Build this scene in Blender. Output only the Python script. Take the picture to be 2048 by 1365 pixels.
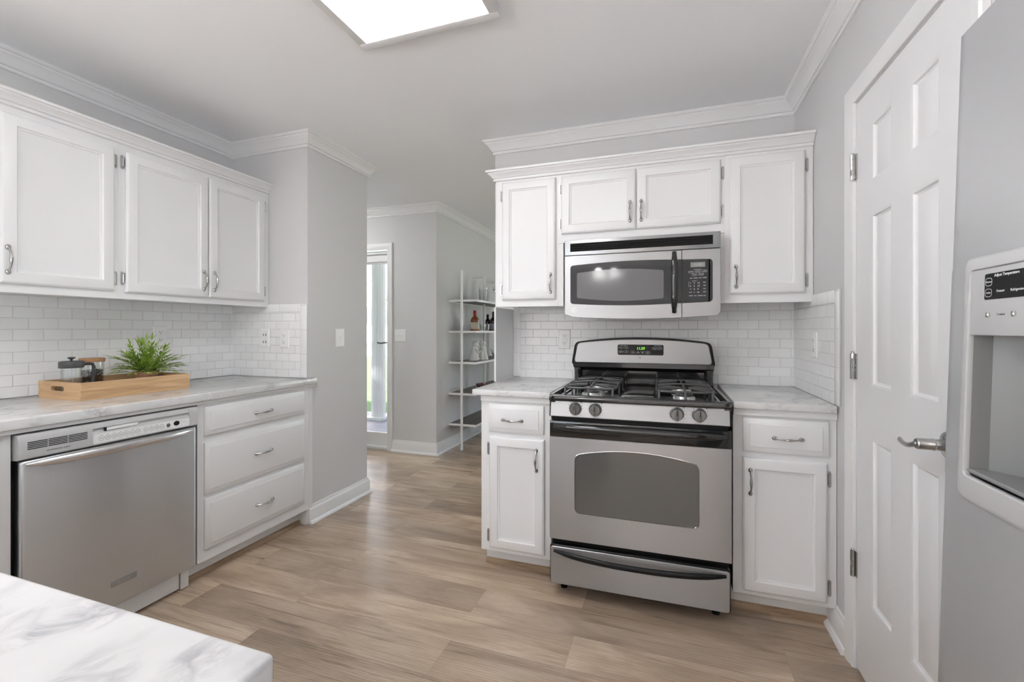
import bpy, bmesh, math, random
from mathutils import Vector, Matrix

for _o in list(bpy.data.objects):
    bpy.data.objects.remove(_o)
S = bpy.context.scene
COL = S.collection
PI = math.pi
random.seed(7)

# ------------------------------------------------------------------ camera
IMG_W = 2048.0
FOC = 881.0                       # focal length in pixels
cam = bpy.data.cameras.new('camera')
cam.sensor_width = 36.0
cam.lens = FOC / IMG_W * 36.0
cam.shift_x = -16.0 / IMG_W
cam.shift_y = -22.7 / IMG_W
cam.clip_start = 0.02
cam.clip_end = 300
cam_o = bpy.data.objects.new('camera', cam)
cam_o.location = (0, 0, 1.215)
cam_o.rotation_euler = (PI / 2, 0, math.radians(18.454))
COL.objects.link(cam_o)
S.camera = cam_o

# ------------------------------------------------------------------ view, world, sun
S.view_settings.view_transform = 'Standard'
S.view_settings.look = 'None'
S.view_settings.gamma = 1.0
S.view_settings.use_curve_mapping = False
S.view_settings.exposure = 1.18
S.cycles.max_bounces = 10
S.cycles.diffuse_bounces = 6
S.cycles.glossy_bounces = 5
S.cycles.transparent_max_bounces = 12
S.cycles.caustics_reflective = False
S.cycles.caustics_refractive = False
S.cycles.sample_clamp_indirect = 6.0
S.cycles.use_denoising = True

LAMP_PANEL = 3.7          # ceiling panel emission
SKY_STRENGTH = 1.15
W = bpy.data.worlds.new('world')
S.world = W
W.use_nodes = True
_nt = W.node_tree
_bg = _nt.nodes['Background']
_sky = _nt.nodes.new('ShaderNodeTexSky')
_sky.sky_type = 'NISHITA'
_sky.sun_disc = False
_sky.sun_elevation = math.radians(42)
_sky.sun_rotation = math.radians(-60)
_sky.air_density = 1.0
_sky.dust_density = 2.5
_mx = _nt.nodes.new('ShaderNodeMix')             # hazy bright sky: Nishita blended with white haze
_mx.data_type = 'RGBA'
_mx.inputs[0].default_value = 0.62
_mx.inputs[7].default_value = (0.95, 0.96, 1.0, 1)
_nt.links.new(_sky.outputs[0], _mx.inputs[6])
_nt.links.new(_mx.outputs[2], _bg.inputs[0])
_bg.inputs[1].default_value = SKY_STRENGTH

_sun = bpy.data.lights.new('sun', 'SUN')
_sun.energy = 22.0
_sun.angle = math.radians(3)
_sun_o = bpy.data.objects.new('sun', _sun)
_sun_o.rotation_euler = Vector((0.15, 0.64, -0.78)).to_track_quat('-Z', 'Y').to_euler()
COL.objects.link(_sun_o)

def portal(loc, rot, sx, sy):
    l = bpy.data.lights.new('window_portal', 'AREA')
    l.shape = 'RECTANGLE'
    l.size = sx
    l.size_y = sy
    l.cycles.is_portal = True
    o = bpy.data.objects.new('window_portal', l)
    o.location = loc
    o.rotation_euler = rot
    COL.objects.link(o)

# ------------------------------------------------------------------ materials
def new_mat(name):
    m = bpy.data.materials.new(name)
    m.use_nodes = True
    nt = m.node_tree
    return m, nt, nt.nodes['Principled BSDF']

def pm(name, col, rough=0.5, metal=0.0, bump=0.0, bscale=200.0, spec=0.5, coat=0.0, var=0.0, vscale=6.0):
    m, nt, b = new_mat(name)
    b.inputs['Base Color'].default_value = (*col, 1)
    b.inputs['Roughness'].default_value = rough
    b.inputs['Metallic'].default_value = metal
    b.inputs['Specular IOR Level'].default_value = spec
    b.inputs['Coat Weight'].default_value = coat
    tc = nt.nodes.new('ShaderNodeTexCoord')
    if var > 0:
        n = nt.nodes.new('ShaderNodeTexNoise')
        n.inputs['Scale'].default_value = vscale
        n.inputs['Detail'].default_value = 4
        nt.links.new(tc.outputs['Object'], n.inputs['Vector'])
        mx = nt.nodes.new('ShaderNodeMix')
        mx.data_type = 'RGBA'
        mx.inputs[6].default_value = (*[c * (1 - var) for c in col], 1)
        mx.inputs[7].default_value = (*[min(1, c * (1 + var)) for c in col], 1)
        nt.links.new(n.outputs['Fac'], mx.inputs[0])
        nt.links.new(mx.outputs[2], b.inputs['Base Color'])
    if bump > 0:
        n = nt.nodes.new('ShaderNodeTexNoise')
        n.inputs['Scale'].default_value = bscale
        n.inputs['Detail'].default_value = 3
        nt.links.new(tc.outputs['Object'], n.inputs['Vector'])
        bp = nt.nodes.new('ShaderNodeBump')
        bp.inputs['Strength'].default_value = bump
        bp.inputs['Distance'].default_value = 0.002
        nt.links.new(n.outputs['Fac'], bp.inputs['Height'])
        nt.links.new(bp.outputs[0], b.inputs['Normal'])
    return m

def emis(name, col, s):
    m, nt, b = new_mat(name)
    b.inputs['Base Color'].default_value = (*col, 1)
    b.inputs['Emission Color'].default_value = (*col, 1)
    b.inputs['Emission Strength'].default_value = s
    return m

def brushed(name, col, rough, axis='x', amp=0.06):
    """stainless steel with fine brushing lines along an axis"""
    m, nt, b = new_mat(name)
    b.inputs['Metallic'].default_value = 1.0
    b.inputs['Anisotropic'].default_value = 0.75
    b.inputs['Anisotropic Rotation'].default_value = 0.25
    tg = nt.nodes.new('ShaderNodeTangent')
    tg.direction_type = 'RADIAL'
    tg.axis = 'Z'
    nt.links.new(tg.outputs[0], b.inputs['Tangent'])
    tc = nt.nodes.new('ShaderNodeTexCoord')
    mp = nt.nodes.new('ShaderNodeMapping')
    mp.inputs['Scale'].default_value = {'x': (2, 60, 900), 'z': (900, 60, 2), 'y': (60, 2, 900)}[axis]
    nt.links.new(tc.outputs['Object'], mp.inputs[0])
    n = nt.nodes.new('ShaderNodeTexNoise')
    n.inputs['Scale'].default_value = 1.0
    n.inputs['Detail'].default_value = 2
    nt.links.new(mp.outputs[0], n.inputs['Vector'])
    mr = nt.nodes.new('ShaderNodeMapRange')
    mr.inputs['To Min'].default_value = rough - amp
    mr.inputs['To Max'].default_value = rough + amp
    nt.links.new(n.outputs['Fac'], mr.inputs[0])
    nt.links.new(mr.outputs[0], b.inputs['Roughness'])
    mx = nt.nodes.new('ShaderNodeMix')
    mx.data_type = 'RGBA'
    mx.inputs[6].default_value = (*[c * 0.94 for c in col], 1)
    mx.inputs[7].default_value = (*[c * 1.05 for c in col], 1)
    nt.links.new(n.outputs['Fac'], mx.inputs[0])
    nt.links.new(mx.outputs[2], b.inputs['Base Color'])
    return m

def tile_mat(name, axes, off=(0, 0), bw=0.102, rh=0.0508, offset=0.5):
    """glossy white subway tile; axes picks which object axes run along / up"""
    m, nt, b = new_mat(name)
    tc = nt.nodes.new('ShaderNodeTexCoord')
    sp = nt.nodes.new('ShaderNodeSeparateXYZ')
    nt.links.new(tc.outputs['Object'], sp.inputs[0])
    ad1 = nt.nodes.new('ShaderNodeMath'); ad1.inputs[1].default_value = off[0]
    ad2 = nt.nodes.new('ShaderNodeMath'); ad2.inputs[1].default_value = off[1]
    nt.links.new(sp.outputs[axes[0]], ad1.inputs[0])
    nt.links.new(sp.outputs[axes[1]], ad2.inputs[0])
    cb = nt.nodes.new('ShaderNodeCombineXYZ')
    nt.links.new(ad1.outputs[0], cb.inputs[0])
    nt.links.new(ad2.outputs[0], cb.inputs[1])
    br = nt.nodes.new('ShaderNodeTexBrick')
    br.offset = offset
    br.inputs['Scale'].default_value = 1.0
    br.inputs['Mortar Size'].default_value = 0.0011
    br.inputs['Mortar Smooth'].default_value = 0.35
    br.inputs['Brick Width'].default_value = bw
    br.inputs['Row Height'].default_value = rh
    br.inputs['Color1'].default_value = (0.80, 0.80, 0.80, 1)
    br.inputs['Color2'].default_value = (0.86, 0.86, 0.86, 1)
    br.inputs['Mortar'].default_value = (0.54, 0.54, 0.535, 1)
    nt.links.new(cb.outputs[0], br.inputs['Vector'])
    nt.links.new(br.outputs['Color'], b.inputs['Base Color'])
    mr = nt.nodes.new('ShaderNodeMapRange')
    mr.inputs['To Min'].default_value = 0.10
    mr.inputs['To Max'].default_value = 0.7
    nt.links.new(br.outputs['Fac'], mr.inputs[0])
    nt.links.new(mr.outputs[0], b.inputs['Roughness'])
    # soft pillow edge, grout recess and a slight waviness of each tile
    inv = nt.nodes.new('ShaderNodeMath'); inv.operation = 'SUBTRACT'
    inv.inputs[0].default_value = 1.0
    br2 = nt.nodes.new('ShaderNodeTexBrick')
    br2.offset = offset
    for k, v in (('Scale', 1.0), ('Mortar Size', 0.004), ('Mortar Smooth', 1.0), ('Brick Width', bw), ('Row Height', rh)):
        br2.inputs[k].default_value = v
    nt.links.new(cb.outputs[0], br2.inputs['Vector'])
    nt.links.new(br2.outputs['Fac'], inv.inputs[1])
    ns = nt.nodes.new('ShaderNodeTexNoise')
    ns.inputs['Scale'].default_value = 9.0
    nt.links.new(cb.outputs[0], ns.inputs['Vector'])
    ml = nt.nodes.new('ShaderNodeMath'); ml.operation = 'MULTIPLY_ADD'
    ml.inputs[1].default_value = 0.35
    nt.links.new(ns.outputs['Fac'], ml.inputs[0])
    nt.links.new(inv.outputs[0], ml.inputs[2])
    bp = nt.nodes.new('ShaderNodeBump')
    bp.inputs['Strength'].default_value = 0.55
    bp.inputs['Distance'].default_value = 0.0016
    nt.links.new(ml.outputs[0], bp.inputs['Height'])
    nt.links.new(bp.outputs[0], b.inputs['Normal'])
    return m

def ramp(nt, stops):
    r = nt.nodes.new('ShaderNodeValToRGB')
    e = r.color_ramp.elements
    while len(e) < len(stops):
        e.new(0.5)
    for i, (p, c) in enumerate(stops):
        e[i].position = p
        e[i].color = (*c, 1)
    return r

def floor_mat():
    m, nt, b = new_mat('vinyl_plank_oak')
    L = nt.links.new
    tc = nt.nodes.new('ShaderNodeTexCoord')
    br = nt.nodes.new('ShaderNodeTexBrick')
    br.offset = 0.37
    br.offset_frequency = 2
    for k, v in (('Scale', 1.0), ('Mortar Size', 0.0008), ('Mortar Smooth', 0.2), ('Brick Width', 1.22), ('Row Height', 0.18), ('Bias', 0.0)):
        br.inputs[k].default_value = v
    br.inputs['Color1'].default_value = (0, 0, 0, 1)
    br.inputs['Color2'].default_value = (1, 1, 1, 1)
    br.inputs['Mortar'].default_value = (0.5, 0.5, 0.5, 1)
    mp0 = nt.nodes.new('ShaderNodeMapping')
    mp0.inputs['Location'].default_value = (0.35, 0.075, 0)
    L(tc.outputs['Object'], mp0.inputs[0])
    L(mp0.outputs[0], br.inputs['Vector'])
    # per plank offset so the grain breaks at every joint
    off = nt.nodes.new('ShaderNodeVectorMath'); off.operation = 'MULTIPLY_ADD'
    off.inputs[1].default_value = (37.0, 11.0, 23.0)
    L(br.outputs['Color'], off.inputs[0])
    L(tc.outputs['Object'], off.inputs[2])
    def noise(scale, detail=5, dist=0.0, rough=0.55):
        mp = nt.nodes.new('ShaderNodeMapping')
        mp.inputs['Scale'].default_value = scale
        L(off.outputs[0], mp.inputs[0])
        n = nt.nodes.new('ShaderNodeTexNoise')
        n.inputs['Scale'].default_value = 1.0
        n.inputs['Detail'].default_value = detail
        n.inputs['Roughness'].default_value = rough
        n.inputs['Distortion'].default_value = dist
        L(mp.outputs[0], n.inputs['Vector'])
        return n
    broad = noise((1.6, 5.5, 1), 5, 1.0)
    streak = noise((1.5, 30.0, 1), 7, 1.3, 0.66)
    fine = noise((11.0, 240.0, 1), 4, 0.5, 0.65)
    # cathedral grain: distorted bands along the plank
    mpw = nt.nodes.new('ShaderNodeMapping')
    mpw.inputs['Scale'].default_value = (1.1, 9.0, 1)
    L(off.outputs[0], mpw.inputs[0])
    wv = nt.nodes.new('ShaderNodeTexWave')
    wv.wave_type = 'RINGS'
    wv.inputs['Scale'].default_value = 3.4
    wv.inputs['Distortion'].default_value = 5.0
    wv.inputs['Detail'].default_value = 3.0
    wv.inputs['Detail Scale'].default_value = 1.4
    L(mpw.outputs[0], wv.inputs['Vector'])
    base = ramp(nt, [(0.28, (0.34, 0.262, 0.198)), (0.5, (0.50, 0.395, 0.300)), (0.72, (0.63, 0.515, 0.400))])
    L(broad.outputs['Fac'], base.inputs[0])
    st = ramp(nt, [(0.32, (0.50, 0.46, 0.43)), (0.45, (0.94, 0.93, 0.92)), (0.75, (1.08, 1.075, 1.07))])
    L(streak.outputs['Fac'], st.inputs[0])
    m1 = nt.nodes.new('ShaderNodeMix'); m1.data_type = 'RGBA'; m1.blend_type = 'MULTIPLY'
    m1.inputs[0].default_value = 0.85
    L(base.outputs[0], m1.inputs[6]); L(st.outputs[0], m1.inputs[7])
    wr = ramp(nt, [(0.0, (0.70, 0.66, 0.63)), (0.16, (1, 1, 1)), (1.0, (1.03, 1.03, 1.03))])
    L(wv.outputs['Fac'], wr.inputs[0])
    m2 = nt.nodes.new('ShaderNodeMix'); m2.data_type = 'RGBA'; m2.blend_type = 'MULTIPLY'
    m2.inputs[0].default_value = 0.6
    L(m1.outputs[2], m2.inputs[6]); L(wr.outputs[0], m2.inputs[7])
    fr = ramp(nt, [(0.35, (0.82, 0.80, 0.78)), (0.6, (1.04, 1.04, 1.04))])
    L(fine.outputs['Fac'], fr.inputs[0])
    m3 = nt.nodes.new('ShaderNodeMix'); m3.data_type = 'RGBA'; m3.blend_type = 'MULTIPLY'
    m3.inputs[0].default_value = 0.6
    L(m2.outputs[2], m3.inputs[6]); L(fr.outputs[0], m3.inputs[7])
    # plank to plank tint
    tint = ramp(nt, [(0.0, (0.76, 0.74, 0.73)), (0.5, (1.0, 0.985, 0.97)), (1.0, (1.20, 1.17, 1.13))])
    L(br.outputs['Color'], tint.inputs[0])
    m4 = nt.nodes.new('ShaderNodeMix'); m4.data_type = 'RGBA'; m4.blend_type = 'MULTIPLY'
    m4.inputs[0].default_value = 1.0
    L(m3.outputs[2], m4.inputs[6]); L(tint.outputs[0], m4.inputs[7])
    m5 = nt.nodes.new('ShaderNodeMix'); m5.data_type = 'RGBA'
    m5.inputs[7].default_value = (0.13, 0.095, 0.07, 1)
    sc = nt.nodes.new('ShaderNodeMath'); sc.operation = 'MULTIPLY'; sc.inputs[1].default_value = 0.45
    L(br.outputs['Fac'], sc.inputs[0])
    L(sc.outputs[0], m5.inputs[0])
    L(m4.outputs[2], m5.inputs[6])
    L(m5.outputs[2], b.inputs['Base Color'])
    b.inputs['Roughness'].default_value = 0.25
    b.inputs['Specular IOR Level'].default_value = 0.7
    bp = nt.nodes.new('ShaderNodeBump')
    bp.inputs['Strength'].default_value = 0.25
    bp.inputs['Distance'].default_value = 0.001
    L(fine.outputs['Fac'], bp.inputs['Height'])
    L(bp.outputs[0], b.inputs['Normal'])
    return m

def quartz_mat(name='white_marbled_quartz', sc=1.0, vein=(0.45, 0.45, 0.46), m0=0.50, m1=0.66):
    m, nt, b = new_mat(name)
    L = nt.links.new
    tc = nt.nodes.new('ShaderNodeTexCoord')
    mp = nt.nodes.new('ShaderNodeMapping')
    mp.inputs['Scale'].default_value = (sc, sc * 0.8, sc)
    mp.inputs['Rotation'].default_value = (0, 0, 0.5)
    L(tc.outputs['Object'], mp.inputs[0])
    def ridge(scale, dist, w, det=5):
        n = nt.nodes.new('ShaderNodeTexNoise')
        n.inputs['Scale'].default_value = scale
        n.inputs['Detail'].default_value = det
        n.inputs['Roughness'].default_value = 0.62
        n.inputs['Distortion'].default_value = dist
        L(mp.outputs[0], n.inputs['Vector'])
        s = nt.nodes.new('ShaderNodeMath'); s.operation = 'SUBTRACT'; s.inputs[1].default_value = 0.5
        L(n.outputs['Fac'], s.inputs[0])
        a = nt.nodes.new('ShaderNodeMath'); a.operation = 'ABSOLUTE'
        L(s.outputs[0], a.inputs[0])
        r = nt.nodes.new('ShaderNodeMapRange')
        r.inputs['From Min'].default_value = 0.0
        r.inputs['From Max'].default_value = w
        r.inputs['To Min'].default_value = 1.0
        r.inputs['To Max'].default_value = 0.0
        L(a.outputs[0], r.inputs[0])
        return r
    v1 = ridge(4.5, 1.6, 0.075)
    v2 = ridge(13.0, 1.0, 0.07)
    msk = nt.nodes.new('ShaderNodeTexNoise')
    msk.inputs['Scale'].default_value = 6.5
    msk.inputs['Detail'].default_value = 2
    L(mp.outputs[0], msk.inputs['Vector'])
    mk = nt.nodes.new('ShaderNodeMapRange')
    mk.inputs['From Min'].default_value = m0
    mk.inputs['From Max'].default_value = m1
    L(msk.outputs['Fac'], mk.inputs[0])
    mx = nt.nodes.new('ShaderNodeMath'); mx.operation = 'MAXIMUM'
    L(v1.outputs[0], mx.inputs[0])
    sv = nt.nodes.new('ShaderNodeMath'); sv.operation = 'MULTIPLY'; sv.inputs[1].default_value = 0.6
    L(v2.outputs[0], sv.inputs[0]); L(sv.outputs[0], mx.inputs[1])
    mu = nt.nodes.new('ShaderNodeMath'); mu.operation = 'MULTIPLY'
    L(mx.outputs[0], mu.inputs[0]); L(mk.outputs[0], mu.inputs[1])
    cl = nt.nodes.new('ShaderNodeTexNoise')
    cl.inputs['Scale'].default_value = 3.0
    cl.inputs['Detail'].default_value = 4
    L(mp.outputs[0], cl.inputs['Vector'])
    cr = ramp(nt, [(0.3, (0.60, 0.60, 0.598)), (0.6, (0.69, 0.69, 0.688))])
    L(cl.outputs['Fac'], cr.inputs[0])
    mix = nt.nodes.new('ShaderNodeMix'); mix.data_type = 'RGBA'
    mix.inputs[7].default_value = (*vein, 1)
    L(mu.outputs[0], mix.inputs[0]); L(cr.outputs[0], mix.inputs[6])
    L(mix.outputs[2], b.inputs['Base Color'])
    b.inputs['Roughness'].default_value = 0.16
    return m

def wood_mat(name, c1, c2, c3, axis='y', rough=0.5, sc=1.0):
    m, nt, b = new_mat(name)
    L = nt.links.new
    tc = nt.nodes.new('ShaderNodeTexCoord')
    mp = nt.nodes.new('ShaderNodeMapping')
    a, c = 3.0 * sc, 38.0 * sc
    mp.inputs['Scale'].default_value = {'x': (a, c, c), 'y': (c, a, c), 'z': (c, c, a)}[axis]
    L(tc.outputs['Object'], mp.inputs[0])
    n = nt.nodes.new('ShaderNodeTexNoise')
    n.inputs['Scale'].default_value = 1.0
    n.inputs['Detail'].default_value = 6
    n.inputs['Distortion'].default_value = 1.2
    L(mp.outputs[0], n.inputs['Vector'])
    r = ramp(nt, [(0.3, c1), (0.5, c2), (0.7, c3)])
    L(n.outputs['Fac'], r.inputs[0])
    L(r.outputs[0], b.inputs['Base Color'])
    b.inputs['Roughness'].default_value = rough
    return m

def glass_mat(name, col=(1, 1, 1), rough=0.0, ior=1.45):
    m, nt, b = new_mat(name)
    b.inputs['Base Color'].default_value = (*col, 1)
    b.inputs['Roughness'].default_value = rough
    b.inputs['IOR'].default_value = ior
    b.inputs['Transmission Weight'].default_value = 1.0
    return m

def pane_mat(name, tint=(1, 1, 1), refl=0.08):
    """thin pane: see-through with a weak mirror"""
    m = bpy.data.materials.new(name)
    m.use_nodes = True
    nt = m.node_tree
    nt.nodes.remove(nt.nodes['Principled BSDF'])
    out = nt.nodes['Material Output']
    t = nt.nodes.new('ShaderNodeBsdfTransparent')
    t.inputs[0].default_value = (*tint, 1)
    g = nt.nodes.new('ShaderNodeBsdfGlossy')
    g.inputs['Roughness'].default_value = 0.02
    mx = nt.nodes.new('ShaderNodeMixShader')
    mx.inputs[0].default_value = refl
    nt.links.new(t.outputs[0], mx.inputs[1])
    nt.links.new(g.outputs[0], mx.inputs[2])
    nt.links.new(mx.outputs[0], out.inputs[0])
    return m

M = {
    'cab': pm('white_cabinet_paint', (0.74, 0.74, 0.742), 0.33, bump=0.015, bscale=60),
    'trim': pm('white_trim_paint', (0.78, 0.78, 0.777), 0.35, bump=0.04, bscale=80),
    'door': pm('white_door_paint', (0.75, 0.75, 0.755), 0.38, bump=0.05, bscale=90),
    'wall': pm('light_grey_wall_paint', (0.630, 0.625, 0.625), 0.6, bump=0.08, bscale=260, var=0.012),
    'ceil': pm('ceiling_paint', (0.888, 0.898, 0.912), 0.75, bump=0.06, bscale=150),
    'steel': brushed('brushed_stainless', (0.40, 0.406, 0.414), 0.38, 'x'),
    'steel_v': brushed('brushed_stainless_vertical', (0.645, 0.662, 0.684), 0.36, 'z'),
    'fridge': pm('silver_grey_fridge_steel', (0.60, 0.605, 0.62), 0.36, metal=0.65),
    'nickel': pm('satin_nickel', (0.50, 0.497, 0.49), 0.24, metal=1.0),
    'satin': pm('satin_steel', (0.72, 0.72, 0.72), 0.27, metal=1.0),
    'chrome': pm('chrome', (0.72, 0.72, 0.72), 0.10, metal=1.0),
    'enamel': pm('black_enamel', (0.012, 0.012, 0.013), 0.10, coat=0.6),
    'black': pm('black_plastic', (0.012, 0.012, 0.0125), 0.25, spec=0.22),
    'void': pm('dark_gap', (0.006, 0.006, 0.006), 0.9),
    'iron': pm('cast_iron_grate', (0.055, 0.055, 0.056), 0.30, spec=0.8),
    'alu': pm('cast_aluminium_burner', (0.62, 0.62, 0.61), 0.38, metal=0.9),
    'knob': pm('dark_grey_knob', (0.20, 0.20, 0.20), 0.30, metal=0.7),
    'press_grey': pm('charcoal_plastic', (0.050, 0.051, 0.054), 0.42),
    'ovenglass': pm('oven_window_glass', (0.10, 0.10, 0.095), 0.06, spec=0.9),
    'mwglass': pm('microwave_smoked_glass', (0.025, 0.026, 0.029), 0.04, spec=0.35),
    'mwscreen': pm('microwave_screen_mesh', (0.135, 0.135, 0.14), 0.10, spec=0.4),
    'grey_plastic': pm('silver_grey_plastic', (0.56, 0.56, 0.56), 0.35, metal=0.3),
    'disp_plastic': pm('dispenser_grey_plastic', (0.47, 0.47, 0.475), 0.35),
    'cav_plastic': pm('dispenser_cavity_plastic', (0.23, 0.23, 0.23), 0.42),
    'white_plastic': pm('white_plastic', (0.82, 0.82, 0.81), 0.3),
    'ink': pm('grey_ink', (0.10, 0.10, 0.10), 0.6),
    'whiteink': pm('white_print', (0.75, 0.75, 0.75), 0.5),
    'floor': floor_mat(),
    'quartz': quartz_mat(sc=1.5),
    'quartz_near': quartz_mat('white_marbled_quartz_slab', 1.5, (0.40, 0.40, 0.415), 0.52, 0.68),
    'tray': wood_mat('pale_tray_wood', (0.42, 0.26, 0.13), (0.56, 0.36, 0.19), (0.66, 0.45, 0.26), 'y'),
    'tray_end': wood_mat('pale_tray_wood_end', (0.46, 0.29, 0.15), (0.57, 0.37, 0.20), (0.66, 0.45, 0.26), 'x'),
    'lidwood': wood_mat('jar_lid_wood', (0.30, 0.16, 0.075), (0.38, 0.21, 0.10), (0.46, 0.27, 0.14), 'x'),
    'shoe': wood_mat('raw_shoe_moulding', (0.20, 0.125, 0.07), (0.36, 0.25, 0.155), (0.46, 0.34, 0.22), 'x', 0.55),
    'glass': glass_mat('clear_glass'),
    'pane': pane_mat('door_pane', (0.58, 0.585, 0.59), 0.06),
    'jarglass': pane_mat('thin_clear_glass', (0.93, 0.94, 0.94), 0.10),
    'bean': pm('roasted_bean', (0.035, 0.016, 0.010), 0.28),
    'leaf': pm('bamboo_leaf', (0.27, 0.41, 0.050), 0.40, var=0.75, vscale=60),
    'stem': pm('plant_stem', (0.10, 0.16, 0.04), 0.5),
    'terracotta': pm('terracotta_pot', (0.42, 0.24, 0.16), 0.6, var=0.1),
    'soil': pm('potting_soil', (0.03, 0.022, 0.016), 0.9, bump=0.5, bscale=150),
    'whiskey': pm('amber_whiskey', (0.26, 0.060, 0.012), 0.06, coat=0.8),
    'wax': pm('red_wax', (0.42, 0.012, 0.012), 0.3),
    'cream': pm('cream_label', (0.66, 0.60, 0.48), 0.6),
    'darkbottle': pm('dark_plum_glass', (0.02, 0.008, 0.014), 0.05, coat=0.8),
    'purple': pm('lavender_label', (0.42, 0.40, 0.52), 0.5),
    'plaster': pm('white_plaster', (0.80, 0.80, 0.79), 0.5, bump=0.3, bscale=60),
    'pinkglass': glass_mat('rose_glass', (0.96, 0.62, 0.66)),
    'shelfwood': wood_mat('dark_shelf_wood', (0.05, 0.04, 0.035), (0.10, 0.08, 0.065), (0.16, 0.13, 0.10), 'y', 0.35),
    'shelfmetal': pm('white_shelf_metal', (0.82, 0.82, 0.82), 0.35),
    'deck': wood_mat('painted_porch_deck', (0.30, 0.29, 0.35), (0.36, 0.35, 0.42), (0.42, 0.41, 0.48), 'x', 0.5),
    'colpaint': pm('white_column_paint', (0.88, 0.87, 0.88), 0.5),
    'grass': pm('lawn_grass', (0.15, 0.25, 0.10), 0.9, bump=0.8, bscale=60, var=0.5, vscale=3.0),
    'farground': pm('pale_winter_ground', (0.42, 0.42, 0.36), 0.9, var=0.2, vscale=1.0),
    'road': pm('pale_concrete_road', (0.62, 0.61, 0.60), 0.9, var=0.05),
    'bark': pm('tree_bark', (0.16, 0.13, 0.11), 0.9, var=0.2),
    'twig': pm('bare_twigs', (0.34, 0.29, 0.26), 0.9, var=0.3),
    'terrace': pm('white_bounce_ground', (0.77, 0.79, 0.82), 0.9, var=0.03),  # bright ground added outside the side windows to bounce light onto the ceiling
    'siding': pm('white_house_siding', (0.75, 0.75, 0.76), 0.7),
    'shingle': pm('grey_roof_shingle', (0.20, 0.20, 0.22), 0.9, var=0.2),
    'darkwin': pm('dark_window', (0.03, 0.035, 0.04), 0.1),
    'diffuser': emis('lit_diffuser', (0.965, 0.985, 1.0), LAMP_PANEL),
    'bulbshade': emis('lit_frosted_shade', (1.0, 0.99, 0.98), 22.0),
    'added_foyer_glow': emis('added_foyer_dome', (1.0, 0.99, 0.98), 15.0),  # glow of the added foyer lamp, out of view
    'green_led': emis('green_led', (0.30, 1.0, 0.08), 0.55),
    'grey_lcd': pm('grey_lcd', (0.22, 0.23, 0.22), 0.3),
    'lcd_ink': pm('lcd_segments', (0.50, 0.52, 0.50), 0.4),
}

# ------------------------------------------------------------------ geometry helpers
def rrect(x0, x1, z0, z1, r, n=5):
    pts = []
    for cx, cz, a0 in ((x1 - r, z1 - r, 0), (x0 + r, z1 - r, 90), (x0 + r, z0 + r, 180), (x1 - r, z0 + r, 270)):
        for k in range(n + 1):
            a = math.radians(a0 + 90.0 * k / n)
            pts.append((cx + r * math.cos(a), cz + r * math.sin(a)))
    return pts

def round_poly(pts, r, min_turn=25.0, n=6):
    out = []
    m = len(pts)
    for i in range(m):
        p = Vector(pts[i]); a = Vector(pts[i - 1]); b = Vector(pts[(i + 1) % m])
        da, db = (a - p), (b - p)
        turn = 180.0 - math.degrees(da.angle(db)) if da.length > 1e-9 and db.length > 1e-9 else 0.0
        if turn < min_turn:
            out.append(tuple(p)); continue
        q = min(r, da.length * 0.48, db.length * 0.48)
        A, B = p + da.normalized() * q, p + db.normalized() * q
        for k in range(n + 1):
            t = k / n
            out.append(tuple(A * (1 - t) ** 2 + p * 2 * t * (1 - t) + B * t * t))
    return out

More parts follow.
